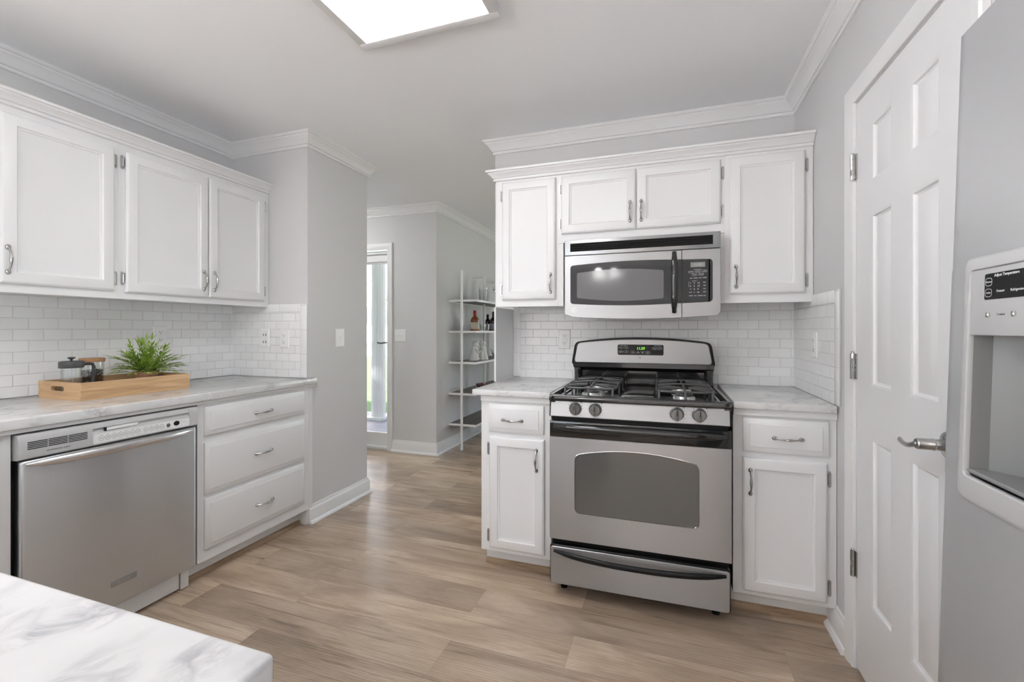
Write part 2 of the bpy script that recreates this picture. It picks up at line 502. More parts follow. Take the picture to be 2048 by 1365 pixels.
class G:
    def __init__(s):
        s.bm = bmesh.new()

    def box(s, x0, x1, y0, y1, z0, z1, bev=0.0, seg=2):
        r = bmesh.ops.create_cube(s.bm, size=1.0)
        vs = r['verts']
        for v in vs:
            v.co = Vector(((x0 + x1) / 2 + v.co.x * (x1 - x0), (y0 + y1) / 2 + v.co.y * (y1 - y0), (z0 + z1) / 2 + v.co.z * (z1 - z0)))
        if bev > 0:
            es = list({e for v in vs for e in v.link_edges})
            bmesh.ops.bevel(s.bm, geom=es, offset=bev, segments=seg, profile=0.5, affect='EDGES')
        return s

    def rings(s, rings, cap0=True, cap1=True, closed=True):
        """rings: list of equally long point loops; skins them"""
        R = [[s.bm.verts.new(p) for p in r] for r in rings]
        n = len(R[0])
        for a, b in zip(R, R[1:]):
            for i in range(n if closed else n - 1):
                j = (i + 1) % n
                try:
                    s.bm.faces.new((a[i], a[j], b[j], b[i]))
                except ValueError:
                    pass
        if cap0:
            s.bm.faces.new(list(reversed(R[0])))
        if cap1:
            s.bm.faces.new(R[-1])
        return s

    def panel(s, x0, x1, z0, z1, prof):
        """rectangular moulding stack: prof = [(inset, y), ...] from back to front"""
        rs = []
        for i, y in prof:
            rs.append([(x0 + i, y, z0 + i), (x0 + i, y, z1 - i), (x1 - i, y, z1 - i), (x1 - i, y, z0 + i)])
        return s.rings(rs)

    def prism(s, poly, axis, a, b, bev=0.0):
        """extrude 2d poly. axis 'y': poly=(x,z); 'z': poly=(x,y); 'x': poly=(y,z)"""
        def P(p, t):
            return {'y': (p[0], t, p[1]), 'z': (p[0], p[1], t), 'x': (t, p[0], p[1])}[axis]
        if bev > 0:
            cx = sum(p[0] for p in poly) / len(poly)
            cy = sum(p[1] for p in poly) / len(poly)
            w = max(abs(p[0] - cx) for p in poly)
            h = max(abs(p[1] - cy) for p in poly)
            def sh(p, d):
                return (cx + (p[0] - cx) * (1 - d / w), cy + (p[1] - cy) * (1 - d / h))
            sg = 1 if b > a else -1
            rs = [[P(sh(p, bev), a) for p in poly], [P(p, a + sg * bev) for p in poly], [P(p, b - sg * bev) for p in poly], [P(sh(p, bev), b) for p in poly]]
        else:
            rs = [[P(p, a) for p in poly], [P(p, b) for p in poly]]
        return s.rings(rs)

    def lathe(s, prof, c=(0, 0, 0), axis='z', n=24, sc=(1, 1)):
        rs = []
        for r, h in prof:
            ring = []
            for k in range(n):
                a = 2 * PI * k / n
                u, v = max(r, 1e-5) * math.cos(a) * sc[0], max(r, 1e-5) * math.sin(a) * sc[1]
                p = {'z': (u, v, h), 'y': (u, h, v), 'x': (h, u, v)}[axis]
                ring.append((c[0] + p[0], c[1] + p[1], c[2] + p[2]))
            rs.append(ring)
        return s.rings(rs)

    def cyl(s, r, a, b, c=(0, 0, 0), axis='z', n=24):
        return s.lathe([(r, a), (r, b)], c, axis, n)

    def tube(s, pts, r, n=10, sc=(1, 1)):
        pts = [Vector(p) for p in pts]
        m = len(pts)
        rad = r if isinstance(r, (list, tuple)) else [r] * m
        ref = None
        rs = []
        for i, p in enumerate(pts):
            t = (pts[min(i + 1, m - 1)] - pts[max(i - 1, 0)]).normalized()
            if ref is None:
                ref = Vector((0, 0, 1)) if abs(t.z) < 0.8 else Vector((1, 0, 0))
            u = t.cross(ref).normalized()
            v = u.cross(t).normalized()
            ref = v
            rs.append([tuple(p + u * rad[i] * sc[0] * math.cos(2 * PI * k / n) + v * rad[i] * sc[1] * math.sin(2 * PI * k / n)) for k in range(n)])
        return s.rings(rs)

    def sphere(s, r, c, sc=(1, 1, 1), n=16):
        q = bmesh.ops.create_uvsphere(s.bm, u_segments=n, v_segments=max(6, n // 2), radius=r)
        for v in q['verts']:
            v.co = Vector((c[0] + v.co.x * sc[0], c[1] + v.co.y * sc[1], c[2] + v.co.z * sc[2]))
        return s

    def sweep(s, prof, path):
        """prof: (d, z) with d = distance to the LEFT of the path direction; mitred"""
        n = len(path)
        rs = []
        for i in range(n):
            p = Vector(path[i])
            d0 = (Vector(path[i]) - Vector(path[i - 1])).normalized() if i > 0 else None
            d1 = (Vector(path[i + 1]) - Vector(path[i])).normalized() if i < n - 1 else None
            if d0 is None: d0 = d1
            if d1 is None: d1 = d0
            n0 = Vector((-d0.y, d0.x)); n1 = Vector((-d1.y, d1.x))
            mv = (n0 + n1)
            mv = mv / max(1e-6, mv.dot(n0))
            rs.append([(p.x + mv.x * d, p.y + mv.y * d, z) for d, z in prof])
        return s.rings(rs)

    def build(s, name, mat, parent=None, loc=None, smooth=30, origin=None):
        bmesh.ops.recalc_face_normals(s.bm, faces=s.bm.faces[:])
        if origin is not None:
            bmesh.ops.translate(s.bm, verts=s.bm.verts[:], vec=-Vector(origin))
        me = bpy.data.meshes.new(name)
        s.bm.to_mesh(me)
        s.bm.free()
        if smooth:
            me.polygons.foreach_set('use_smooth', [True] * len(me.polygons))
            me.set_sharp_from_angle(angle=math.radians(smooth))
        me.materials.append(M[mat] if isinstance(mat, str) else mat)
        o = bpy.data.objects.new(name, me)
        COL.objects.link(o)
        if parent is not None:
            o.parent = parent
        if origin is not None:
            o.location = origin
        elif loc is not None:
            o.location = loc
        return o

def inst(name, src, parent, loc=(0, 0, 0), rot=(0, 0, 0)):
    o = bpy.data.objects.new(name, src)
    o.parent = parent
    o.location = loc
    o.rotation_euler = rot
    COL.objects.link(o)
    return o

def thing(name, label, cat, loc=(0, 0, 0), rz=0.0, group=None):
    o = bpy.data.objects.new(name, None)
    o.empty_display_size = 0.1
    o.location = loc
    o.rotation_euler = (0, 0, rz)
    COL.objects.link(o)
    return tag(o, label, cat, group)

def tag(o, label, cat, group=None, kind=None):
    o['label'] = label
    o['category'] = cat
    if group: o['group'] = group
    if kind: o['kind'] = kind
    return o

def struct(o, label=None):
    o['kind'] = 'structure'
    if label: o['label'] = label
    return o

def copy_tree(o, parent=None):
    c = o.copy()
    COL.objects.link(c)
    if parent is not None:
        c.parent = parent
    for ch in list(o.children):
        copy_tree(ch, c)
    return c

def text(name, s, size, mat, parent, loc, bold=0.0, align='CENTER', sx=1.0, rot=(PI / 2, 0, 0), shear=0.0):
    """lettering lying in the local XZ plane, facing -Y"""
    cu = bpy.data.curves.new(name, 'FONT')
    cu.body = s
    cu.size = size
    cu.align_x = align
    cu.align_y = 'CENTER'
    cu.offset = bold
    cu.shear = shear
    cu.resolution_u = 2
    cu.extrude = 0.0001
    t = bpy.data.objects.new(name, cu)
    COL.objects.link(t)
    bpy.context.view_layer.update()
    me = bpy.data.meshes.new_from_object(t.evaluated_get(bpy.context.evaluated_depsgraph_get()))
    bpy.data.objects.remove(t)
    bpy.data.curves.remove(cu)
    me.name = name
    me.materials.clear()
    me.materials.append(M[mat])
    o = bpy.data.objects.new(name, me)
    COL.objects.link(o)
    o.parent = parent
    o.location = loc
    o.rotation_euler = rot
    o.scale = (sx, 1, 1)
    return o

LEFT, BACK, RIGHT = PI / 2, 0.0, -PI / 2      # the way a wall unit's local axes turn

# ------------------------------------------------------------------ setting: room shell
ZC = 2.435
XL, XR, YB = -2.752, 0.644, 2.677             # left, right, back wall faces
YP, XP, YE = 2.186, -2.125, 2.758             # pier: near face, side face, far end
YD, XD = 3.784, -2.116                        # entry wall, dining left wall

struct(G().box(-2.24, 2.6, -4.7, 6.62, -0.1, 0.0).box(-4.3, -2.24, -4.7, YD + 0.12, -0.1, 0.0).build('floor', 'floor', smooth=0))
struct(G().box(-2.24, 2.6, -4.7, 6.62, ZC, ZC + 0.1).box(-4.3, -2.24, -4.7, YD + 0.12, ZC, ZC + 0.1).build('ceiling', 'ceil', smooth=0))
def wall_with_window(name, x0, x1, ya, yb, w0, w1, z0, z1):
    g = G()
    g.box(x0, x1, ya, w0, 0, ZC)
    g.box(x0, x1, w1, yb, 0, ZC)
    g.box(x0, x1, w0, w1, 0, z0)
    g.box(x0, x1, w0, w1, z1, ZC)
    struct(g.build(name, 'wall', smooth=0))
def added_nook_window(name, xm, w0, w1, z0, z1, sgn):
    g = G()
    n = 3
    for k in range(n + 1):
        y = w0 + (w1 - w0) * k / n
        g.box(xm - 0.03, xm + 0.03, y - 0.03, y + 0.03, z0, z1)
    for z in (z0 + 0.02, z1 - 0.02):
        g.box(xm - 0.029, xm + 0.029, w0, w1, z - 0.03, z + 0.03)
    struct(g.build(name, 'trim', smooth=0))
    portal((xm + sgn * 0.10, (w0 + w1) / 2, (z0 + z1) / 2), (0, sgn * PI / 2, 0), z1 - z0, w1 - w0)
wall_with_window('wall_left', XL - 0.12, XL, -4.5, YP, -4.25, -0.55, 0.25, 2.20)
added_nook_window('added_window_1', XL - 0.06, -4.25, -0.55, 0.25, 2.20, -1)  # unseen window, placed and enlarged to light the kitchen
struct(G().box(-4.2, XP, YP, YE, 0, ZC).build('wall_left_pier', 'wall', smooth=0))
struct(G().box(-1.064, 2.6, YB, YB + 0.12, 0, ZC).build('wall_back', 'wall', smooth=0))
# right wall with the pantry door opening
DY0, DY1, DZ = 1.255, 1.872, 2.024
g = G()
g.box(XR, XR + 0.12, DY1, YB, 0, ZC)
g.box(XR, XR + 0.12, 1.185, DY0, 0, ZC)
g.box(XR, XR + 0.12, DY0, DY1, DZ, ZC)
struct(g.build('wall_right', 'wall', smooth=0))
struct(G().box(XR + 0.12, 1.42, 1.185, 1.245, 0, ZC).build('wall_right_alcove', 'wall', smooth=0))
wall_with_window('wall_right_rear', 1.42, 1.54, -4.5, 2.677, -3.7, -1.5, 0.45, 2.12)
added_nook_window('added_window_2', 1.48, -3.7, -1.5, 0.45, 2.12, 1)  # second unseen window, added for daylight from the right
struct(G().box(-2.87, 1.54, -4.62, -4.5, 0, ZC).build('wall_rear', 'wall', smooth=0))
# entry wall (with glass door) and dining room
EX0, EX1, EZ = -3.60, -2.668, 2.045
g = G()
g.box(-4.2, EX0, YD, YD + 0.12, 0, ZC)
g.box(EX1, XD, YD, YD + 0.12, 0, ZC)
g.box(EX0, EX1, YD, YD + 0.12, EZ, ZC)
struct(g.build('wall_entry', 'wall', smooth=0))
struct(G().box(XD - 0.12, XD, YD + 0.12, 6.5, 0, ZC).build('wall_dining_left', 'wall', smooth=0))
struct(G().box(-4.32, -4.2, YE, YD + 0.12, 0, ZC).build('wall_foyer_left', 'wall', smooth=0))
g = G()
g.box(-2.24, -0.5, 6.5, 6.62, 0, ZC); g.box(1.3, 2.6, 6.5, 6.62, 0, ZC)
g.box(-0.5, 1.3, 6.5, 6.62, 0, 0.5); g.box(-0.5, 1.3, 6.5, 6.62, 2.15, ZC)  # unseen window opening added and sized to light the dining room
struct(g.build('wall_dining_far', 'wall', smooth=0))
portal((0.4, 6.66, 1.32), (-PI / 2, 0, 0), 1.8, 1.65)
struct(G().box(2.5, 2.62, YB + 0.12, 6.5, 0, ZC).build('wall_dining_right', 'wall', smooth=0))

# crown mouldings
CP = [(0, ZC - 0.081), (0.009, ZC - 0.081), (0.0115, ZC - 0.078), (0.0115, ZC - 0.0695), (0.0080, ZC - 0.0680), (0.0080, ZC - 0.0640), (0.0155, ZC - 0.0620), (0.022, ZC - 0.052),
      (0.033, ZC - 0.036), (0.044, ZC - 0.026), (0.050, ZC - 0.022), (0.051, ZC - 0.015), (0.058, ZC - 0.013), (0.066, ZC - 0.004), (0.066, ZC), (0, ZC)]
def crown(name, path):
    struct(G().sweep(CP, path).build(name, 'trim', smooth=25))
# path direction chosen so that the room is on the left of travel
crown('trim_1', [(-4.2, YE), (XP, YE), (XP, YP), (XL, YP), (XL, -4.5)])
crown('trim_2', [(XR, 1.185), (XR, YB), (-1.064, YB), (-1.064, YB + 0.12), (2.5, YB + 0.12)])
crown('trim_3', [(XD, 6.5), (XD, YD), (-4.2, YD)])

# baseboards with shoe moulding
BP = [(0, 0), (0.030, 0), (0.030, 0.004), (0.027, 0.012), (0.020, 0.019), (0.0145, 0.020), (0.0145, 0.085), (0.011, 0.094), (0.008, 0.098), (0.006, 0.112), (0, 0.114)]
def base(name, path):
    struct(G().sweep(BP, path).build(name, 'trim', smooth=25))
base('baseboard_left', [(-4.2, YE), (XP, YE), (XP, YP + 0.002)])
base('baseboard_dining', [(XD, 6.5), (XD, YD), (EX1 + 0.058, YD)])
base('baseboard_right', [(XR, DY1 + 0.066), (XR, 2.150)])
base('baseboard_back', [(-1.064, YB + 0.02), (-1.064, YB + 0.12), (2.5, YB + 0.12)])

# white painted short return of the baseboard at the toe-kick recess
struct(G().box(XP - 0.07, XP, YP - 0.010, YP, 0, 0.10, 0.002).build('trim_4', 'trim'))

# ------------------------------------------------------------------ tiled backsplashes
Z0T, Z1T = 0.914, 1.377
def tile_panel(name, boxargs, mat, col=None):
    o = struct(G().box(*boxargs).build(name, mat, smooth=0))
    return o
TZ = -0.912
tl = tile_panel('wall_tile_left', (XL, XL + 0.007, -0.45, YP, Z0T, Z1T), tile_mat('subway_tile_left', (1, 2), (-1.189 + 1.02 + 0.051, TZ)))
tp = tile_panel('wall_tile_pier', (XL + 0.007, -2.177, YP - 0.007, YP, Z0T, 1.326), tile_mat('subway_tile_pier', (0, 2), (2.371 + 0.051, TZ)))
m_col = tile_mat('bullnose_tile_vertical', (0, 2), (2.177, -0.911), bw=0.0525, rh=0.152, offset=0.0)
G().box(-2.177, XP, YP - 0.008, YP, Z0T, Z1T, 0.003).build('bullnose_column', m_col, tp)
G().box(XL + 0.007, -2.177, YP - 0.008, YP, 1.326, Z1T, 0.003).build('bullnose_row', tile_mat('bullnose_tile_pier', (0, 2), (2.42, -1.326), bw=0.152, rh=0.0520), tp)
tb = tile_panel('wall_tile_back', (-0.890, XR, YB - 0.007, YB, Z0T, 1.36), tile_mat('subway_tile_back', (0, 2), (0.753 + 0.051, TZ)))
G().box(-0.936, -0.890, YB - 0.008, YB, Z0T, 1.36, 0.003).build('bullnose_column', tile_mat('bullnose_tile_back', (0, 2), (0.942, -0.916), bw=0.0525, rh=0.153, offset=0.0), tb)
tr = tile_panel('wall_tile_right', (XR - 0.007, XR, 2.075, YB - 0.008, Z0T, 1.322), tile_mat('subway_tile_right', (1, 2), (-2.075, TZ)))
G().box(XR - 0.008, XR, 2.022, 2.075, Z0T, 1.375, 0.003).build('bullnose_column', tile_mat('bullnose_tile_right', (1, 2), (-2.0225, -0.912), bw=0.0525, rh=0.152, offset=0.0), tr)
G().box(XR - 0.008, XR, 2.075, YB - 0.008, 1.322, 1.375, 0.003).build('bullnose_row', tile_mat('bullnose_tile_right_row', (1, 2), (-2.075, -1.322), bw=0.152, rh=0.0530), tr)

# ------------------------------------------------------------------ cabinet hardware meshes (shared)
def mesh_of(gb, name, mat):
    o = gb.build(name, mat)
    me = o.data
    bpy.data.objects.remove(o)
    return me

def make_handle():
    L = 0.105
    g = G()
    pts, rad = [], []
    for k in range(25):
        t = -1 + 2 * k / 24
        z = t * L * 0.455
        y = -0.004 - 0.020 * (1 - abs(t) ** 2.6)
        pts.append((0, y, z))
        rad.append(0.0034 + 0.0026 * math.exp(-(t / 0.33) ** 2) + 0.0012 * max(0, abs(t) - 0.8) / 0.2)
    g.tube(pts, rad, 10)
    for sg in (-1, 1):
        g.lathe([(0.0001, -0.0085), (0.0045, -0.0080), (0.0072, -0.0055), (0.0086, -0.0020), (0.0088, 0.0)], (0, 0, sg * L * 0.46), 'y', 14, (1, 1.25))
    return mesh_of(g, 'handle', 'nickel')
HANDLE = make_handle()

def make_hinge():
    g = G()
    P = [(-0.006, -0.026), (-0.003, -0.032), (0.003, -0.032), (0.006, -0.026), (0.006, 0.026), (0.003, 0.032), (-0.003, 0.032), (-0.006, 0.026)]
    g.prism(P, 'y', 0.0, -0.0022)
    g.cyl(0.0038, -0.020, 0.020, (-0.0035, -0.0045, 0), 'z', 10)
    for z in (-0.023, 0.023):
        g.sphere(0.0032, (-0.0035, -0.0045, z), n=8)
    for z in (-0.026, 0.026):
        g.sphere(0.0022, (0.002, -0.0022, z), (1, 0.5, 1), 8)
    return mesh_of(g, 'hinge', 'nickel')
HINGE = make_hinge()

DOOR_PROF = [(0, 0.0), (0, -0.0125), (0.0035, -0.0155), (0.0075, -0.0190), (0.010, -0.020), (0.044, -0.020), (0.046, -0.0170), (0.050, -0.0145), (0.054, -0.0130), (0.055, -0.0100), (0.058, -0.0092)]
DRAWER_PROF = [(0, 0.0), (0, -0.0105), (0.003, -0.0125), (0.022, -0.0178), (0.0235, -0.0200), (0.026, -0.0205)]

def cab_door(parent, x0, x1, z0, z1, handle=None, hinge=None, hz=None, y=0.0):
    """overlay door on the face frame. handle=(x, z, 'v'|'h'), hinge='l'|'r'"""
    d = G().panel(0, x1 - x0, 0, z1 - z0, DOOR_PROF).build('door', 'cab', parent, loc=(x0, y, z0), smooth=35)
    if handle:
        inst('handle', HANDLE, d, (handle[0] - x0, -0.020, handle[1] - z0), (0, 0 if handle[2] == 'v' else PI / 2, 0))
    if hinge:
        hx = -0.010 if hinge == 'l' else (x1 - x0) + 0.010
        for z in (hz or (z0 + 0.06, z1 - 0.06)):
            h = inst('hinge', HINGE, d, (hx, -0.0002, z - z0))
            if hinge == 'l':
                h.scale = (-1, 1, 1)
            h['label'] = 'satin nickel hinge'
    return d

def cab_drawer(parent, x0, x1, z0, z1, hx=None, hz=None, y=0.0):
    d = G().panel(0, x1 - x0, 0, z1 - z0, DRAWER_PROF).build('drawer', 'cab', parent, loc=(x0, y, z0), smooth=35)
    inst('handle', HANDLE, d, ((hx if hx is not None else (x0 + x1) / 2) - x0, -0.0205, (hz if hz is not None else (z0 + z1) / 2) - z0), (0, PI / 2, 0))
    return d

# ------------------------------------------------------------------ back wall upper cabinets
YU = 2.365          # face plane of the uppers
ZU, ZUT = 1.345, 2.105
def cab_crown(parent, path, zb):
    """crown moulding nailed to the top of a unit, in the unit's own axes"""
    P = [(0, zb), (0.009, zb), (0.0115, zb + 0.003), (0.0115, zb + 0.0105), (0.0080, zb + 0.0120), (0.0080, zb + 0.0150), (0.0145, zb + 0.0165), (0.0165, zb + 0.021), (0.023, zb + 0.029), (0.037, zb + 0.0395), (0.037, zb + 0.0440), (0.046, zb + 0.0455), (0.047, zb + 0.0565), (0, zb + 0.0565)]
    return G().sweep(P, path).build('crown_molding', 'cab', parent, smooth=25)
def upper(name, label, x0, x1, z0, z1, group, yface=YU, ywall=YB, rz=BACK, xyloc=None):
    t = thing(name, label, 'cabinet', xyloc or ((x0), yface, z0), rz, group)
    w, d, h = x1 - x0, ywall - yface, z1 - z0
    G().box(0, w, 0.019, d, 0.012, h).build('carcass', 'cab', t, smooth=0)
    G().box(0, w, 0.0, 0.019, 0.0, h, 0.0008, 1).build('face_frame', 'cab', t, smooth=0)
    return t

UX = [-0.936, -0.568, 0.267, 0.642]
c = upper('upper_cabinet', 'tall narrow white single-door wall cabinet left of the microwave', UX[0], UX[1], ZU, ZUT, 'wall cabinets above the range wall')
cab_door(c, -0.893 - UX[0], -0.580 - UX[0], 1.383 - ZU, 2.052 - ZU, (-0.606 - UX[0], 1.470 - ZU, 'v'), 'l', (1.443 - ZU, 1.979 - ZU))
tag(G().box(UX[1] + 0.0003, -0.5385, YU, YB - 0.009, ZU, 1.6885).build('filler_panel', 'cab', smooth=0, origin=(-0.553, YU, ZU)), 'narrow white filler strip against the left side of the microwave', 'panel', 'filler strips beside the microwave')
cab_crown(c, [(UX[1] - UX[0], 0), (0, 0), (0, YB - YU - 0.001)], 2.066 - ZU)
c = upper('upper_cabinet', 'short wide white two-door wall cabinet directly above the microwave', UX[1], UX[2], 1.690, ZUT, 'wall cabinets above the range wall')
cab_door(c, -0.548 - UX[1], -0.154 - UX[1], 1.737 - 1.69, 2.050 - 1.69, (-0.182 - UX[1], 1.829 - 1.69, 'v'), 'l', (1.796 - 1.69, 1.984 - 1.69))
cab_door(c, -0.147 - UX[1], 0.249 - UX[1], 1.737 - 1.69, 2.050 - 1.69, (-0.126 - UX[1], 1.829 - 1.69, 'v'), 'r', (1.796 - 1.69, 1.984 - 1.69))
cab_crown(c, [(UX[2] - UX[1], 0), (0, 0)], 2.066 - 1.69)
c = upper('upper_cabinet', 'tall narrow white single-door wall cabinet right of the microwave, in the corner', UX[2], UX[3], ZU, ZUT, 'wall cabinets above the range wall')
cab_door(c, 0.290 - UX[2], 0.607 - UX[2], 1.388 - ZU, 2.050 - ZU, (0.316 - UX[2], 1.471 - ZU, 'v'), 'r', (1.445 - ZU, 1.982 - ZU))
tag(G().box(0.2475, UX[2] - 0.0003, YU, YB - 0.009, ZU, 1.6885).build('filler_panel', 'cab', smooth=0, origin=(0.257, YU, ZU)), 'narrow white filler strip against the right side of the microwave', 'panel', 'filler strips beside the microwave')
cab_crown(c, [(UX[3] - UX[2], 0), (0, 0)], 2.066 - ZU)

# white panel at the end of the counter, below the left upper cabinet
tag(G().box(-0.946, -0.936, YU, YB - 0.0005, 0.915, ZU - 0.001, 0.001, 1).build('end_panel', 'cab', origin=(-0.941, YU, 0.915)), 'white flat side panel standing on the counter below the left wall cabinet', 'panel')

# ------------------------------------------------------------------ back wall base cabinets
YF = 2.067
def base_cab(name, label, x0, x1, zt, depth, loc, rz, group, shoe=True, shoemat='shoe', toe=True, w_toe0=0.0, w_toe1=0.0):
    t = thing(name, label, 'cabinet', loc, rz, group)
    w = x1 - x0
    G().box(0, w, 0.019, depth, 0.10, zt).build('carcass', 'cab', t, smooth=0)
    G().box(0, w, 0.0, 0.019, 0.098, zt, 0.0008, 1).build('face_frame', 'cab', t, smooth=0)
    if toe:
        G().box(w_toe0, w - w_toe1, 0.072, 0.085, 0.0, 0.10).build('toe_kick', 'cab', t, smooth=0)
        G().prism([(0.072, 0.0), (0.058, 0.0), (0.0585, 0.012), (0.063, 0.022), (0.072, 0.026)], 'x', w_toe0 + 0.002, w - w_toe1 - 0.002).build('shoe_strip', shoemat, t, smooth=40)['label'] = 'unpainted wood shoe strip'
    if rz == BACK:
        G().box(0.0, w, -0.012, 0.0, zt - 0.030, zt - 0.001, 0.003).build('top_rail', 'cab', t, smooth=0)
    return t
BX0, BX1 = -0.897, -0.530
c = base_cab('base_cabinet', 'narrow white base cabinet with one drawer and one door left of the range', BX0, BX1, 0.884, YB - YF, (BX0, YF, 0), BACK, 'base cabinets beside the range')
cab_drawer(c, -0.852 - BX0, -0.566 - BX0, 0.704, 0.844, -0.7235 - BX0, 0.767)
cab_door(c, -0.848 - BX0, -0.563 - BX0, 0.121, 0.679, (-0.5995 - BX0, 0.580, 'v'), 'l', (0.176, 0.615))
BX2, BX3 = 0.266, 0.642
c = base_cab('base_cabinet', 'narrow white base cabinet with one drawer and one door right of the range', BX2, BX3, 0.884, YB - YF, (BX2, YF, 0), BACK, 'base cabinets beside the range')
cab_drawer(c, 0.304 - BX2, 0.613 - BX2, 0.705, 0.845, 0.4675 - BX2, 0.769)
cab_door(c, 0.302 - BX2, 0.607 - BX2, 0.121, 0.679, (0.330 - BX2, 0.580, 'v'), 'r', (0.178, 0.614))

# countertops
ZT = 0.914
def slab(name, label, poly, z0=0.884, z1=ZT, bev=0.004, mat='quartz'):
    g = G()
    cx = sum(p[0] for p in poly) / len(poly); cy = sum(p[1] for p in poly) / len(poly)
    b = bmesh.new()
    vs = [b.verts.new((p[0], p[1], z0)) for p in poly]
    f = b.faces.new(vs)
    r = bmesh.ops.extrude_face_region(b, geom=[f])
    for v in r['geom']:
        if isinstance(v, bmesh.types.BMVert):
            v.co.z = z1
    bmesh.ops.recalc_face_normals(b, faces=b.faces[:])
    bmesh.ops.bevel(b, geom=[e for e in b.edges], offset=bev, segments=3, profile=0.5, affect='EDGES')
    g.bm.free(); g.bm = b
    return tag(g.build(name, mat, origin=(cx, cy, z0)), label, 'countertop', 'marbled countertops')
RXC, RYC, RRZ = -0.1299, 1.9595, math.radians(1.1)
slab('countertop', 'short white marbled countertop left of the range', [(-0.936, 2.037), (-0.529, 2.037), (-0.529, YB - 0.0085), (-0.936, YB - 0.0085)])
slab('countertop', 'short white marbled countertop right of the range in the corner', [(0.266, 2.037), (0.6355, 2.037), (0.6355, YB - 0.0085), (0.266, YB - 0.0085)])

# ------------------------------------------------------------------ left wall: cabinets
XF = -2.115
# drawer unit: local x = world Y - 1.498
c = base_cab('drawer_cabinet', 'white three-drawer base cabinet between dishwasher and grey wall', 1.498, 2.186, 0.860, XF - XL - 0.001, (XF, 1.498, 0), LEFT, None, shoemat='shoe', w_toe1=0.003)
G().box(0.688, 0.717, 0.0, 0.0095, 0.098, 0.860, 0.0008, 1).build('scribe_strip', 'cab', c, smooth=0)
cab_drawer(c, 0.030, 0.640, 0.704, 0.842, 0.347, 0.767)
cab_drawer(c, 0.030, 0.640, 0.419, 0.668, 0.347, 0.547)
cab_drawer(c, 0.030, 0.640, 0.157, 0.399, 0.353, 0.269)
# sink-side unit left of the dishwasher
c = base_cab('base_cabinet', 'white base cabinet at the left edge, left of the dishwasher', 0.330, 0.872, 0.860, XF - XL - 0.001, (XF, 0.330, 0), LEFT, None)
cab_door(c, 0.05, 0.48, 0.121, 0.842, (0.45, 0.72, 'v'), 'l')

# uppers on the left wall
XU = -2.44
def upper_left(label, y0, y1):
    t = thing('upper_cabinet', label, 'cabinet', (XU, y0, 1.360), LEFT, 'wall cabinets on the left wall')
    w, d, h = y1 - y0, XU - XL - 0.001, 2.112 - 1.360
    G().box(0, w, 0.019, d, 0.012, h).build('carcass', 'cab', t, smooth=0)
    G().box(0, w, 0.0, 0.019, 0.0, h, 0.0008, 1).build('face_frame', 'cab', t, smooth=0)
    return t
Y0 = 1.362
c = upper_left('white two-door wall cabinet above the tray, nearest the grey wall', Y0, YP - 0.001)
cab_door(c, 1.387 - Y0, 1.781 - Y0, 0.033, 0.697, (1.752 - Y0, 0.126, 'v'), 'l', (0.098, 0.646))
cab_door(c, 1.786 - Y0, 2.143 - Y0, 0.036, 0.705, (1.794 + 0.016 - Y0, 0.126, 'v'), 'r', (0.099, 0.641))
cab_crown(c, [(YP - 0.001 - Y0, 0), (0, 0)], 2.090 - 1.36)
Y0 = 0.56
c = upper_left('white two-door wall cabinet at the left edge, above the dishwasher', Y0, 1.3615)
cab_door(c, 0.60 - Y0, 0.964 - Y0, 0.036, 0.700, None, 'l')
cab_door(c, 0.971 - Y0, 1.341 - Y0, 0.036, 0.700, (0.990 - Y0, 0.127, 'v'), 'r', (0.094, 0.641))
cab_crown(c, [(1.3615 - Y0, 0), (0, 0), (0, XU - XL - 0.002)], 2.090 - 1.36)
ctl = slab('countertop', 'long white marbled countertop along the left wall', [(XL + 0.008, -0.40), (-2.085, -0.40), (-2.085, 2.222), (XP + 0.001, 2.222), (XP + 0.001, YP - 0.0085), (XL + 0.008, YP - 0.0085)], 0.876, ZT - 0.002)
g = G().box(XF, -2.098, 0.33, 2.219, 0.8602, 0.8758, 0.001, 1)
bmesh.ops.translate(g.bm, verts=g.bm.verts[:], vec=-ctl.location)
g.build('build_up_strip', 'cab', ctl, smooth=0)

# ------------------------------------------------------------------ peninsula in the foreground
PX, PY = -0.346, 0.318
slab('countertop', 'white marbled peninsula countertop in the bottom left foreground', [(-2.084, -0.40), (PX, -0.40), (PX, PY), (-2.084, PY)], 0.872, ZT, 0.006, 'quartz_near')
t = thing('peninsula_cabinet', 'white base cabinet under the foreground peninsula counter', 'cabinet', (-2.0, -0.33, 0), 0)
G().box(0, 1.60, 0.0, 0.60, 0.10, 0.871).build('carcass', 'cab', t, smooth=0)
G().box(0, 1.58, 0.03, 0.53, 0.0, 0.10).build('toe_kick', 'cab', t, smooth=0)

# ------------------------------------------------------------------ dishwasher  (local x = world Y - 1.178)
dw = thing('dishwasher', 'stainless steel dishwasher below the left counter', 'dishwasher', (-2.088, 1.178, 0), LEFT)
G().box(-0.298, 0.300, 0.045, 0.60, 0.108, 0.8585).build('tub', 'void', dw, smooth=0)
G().box(-0.29, 0.29, 0.08, 0.58, 0.014, 0.108).build('base_pan', 'void', dw, smooth=0)
G().box(-0.294, 0.299, 0.0, 0.046, 0.108, 0.764, 0.011, 4).build('door_panel', 'steel_v', dw)
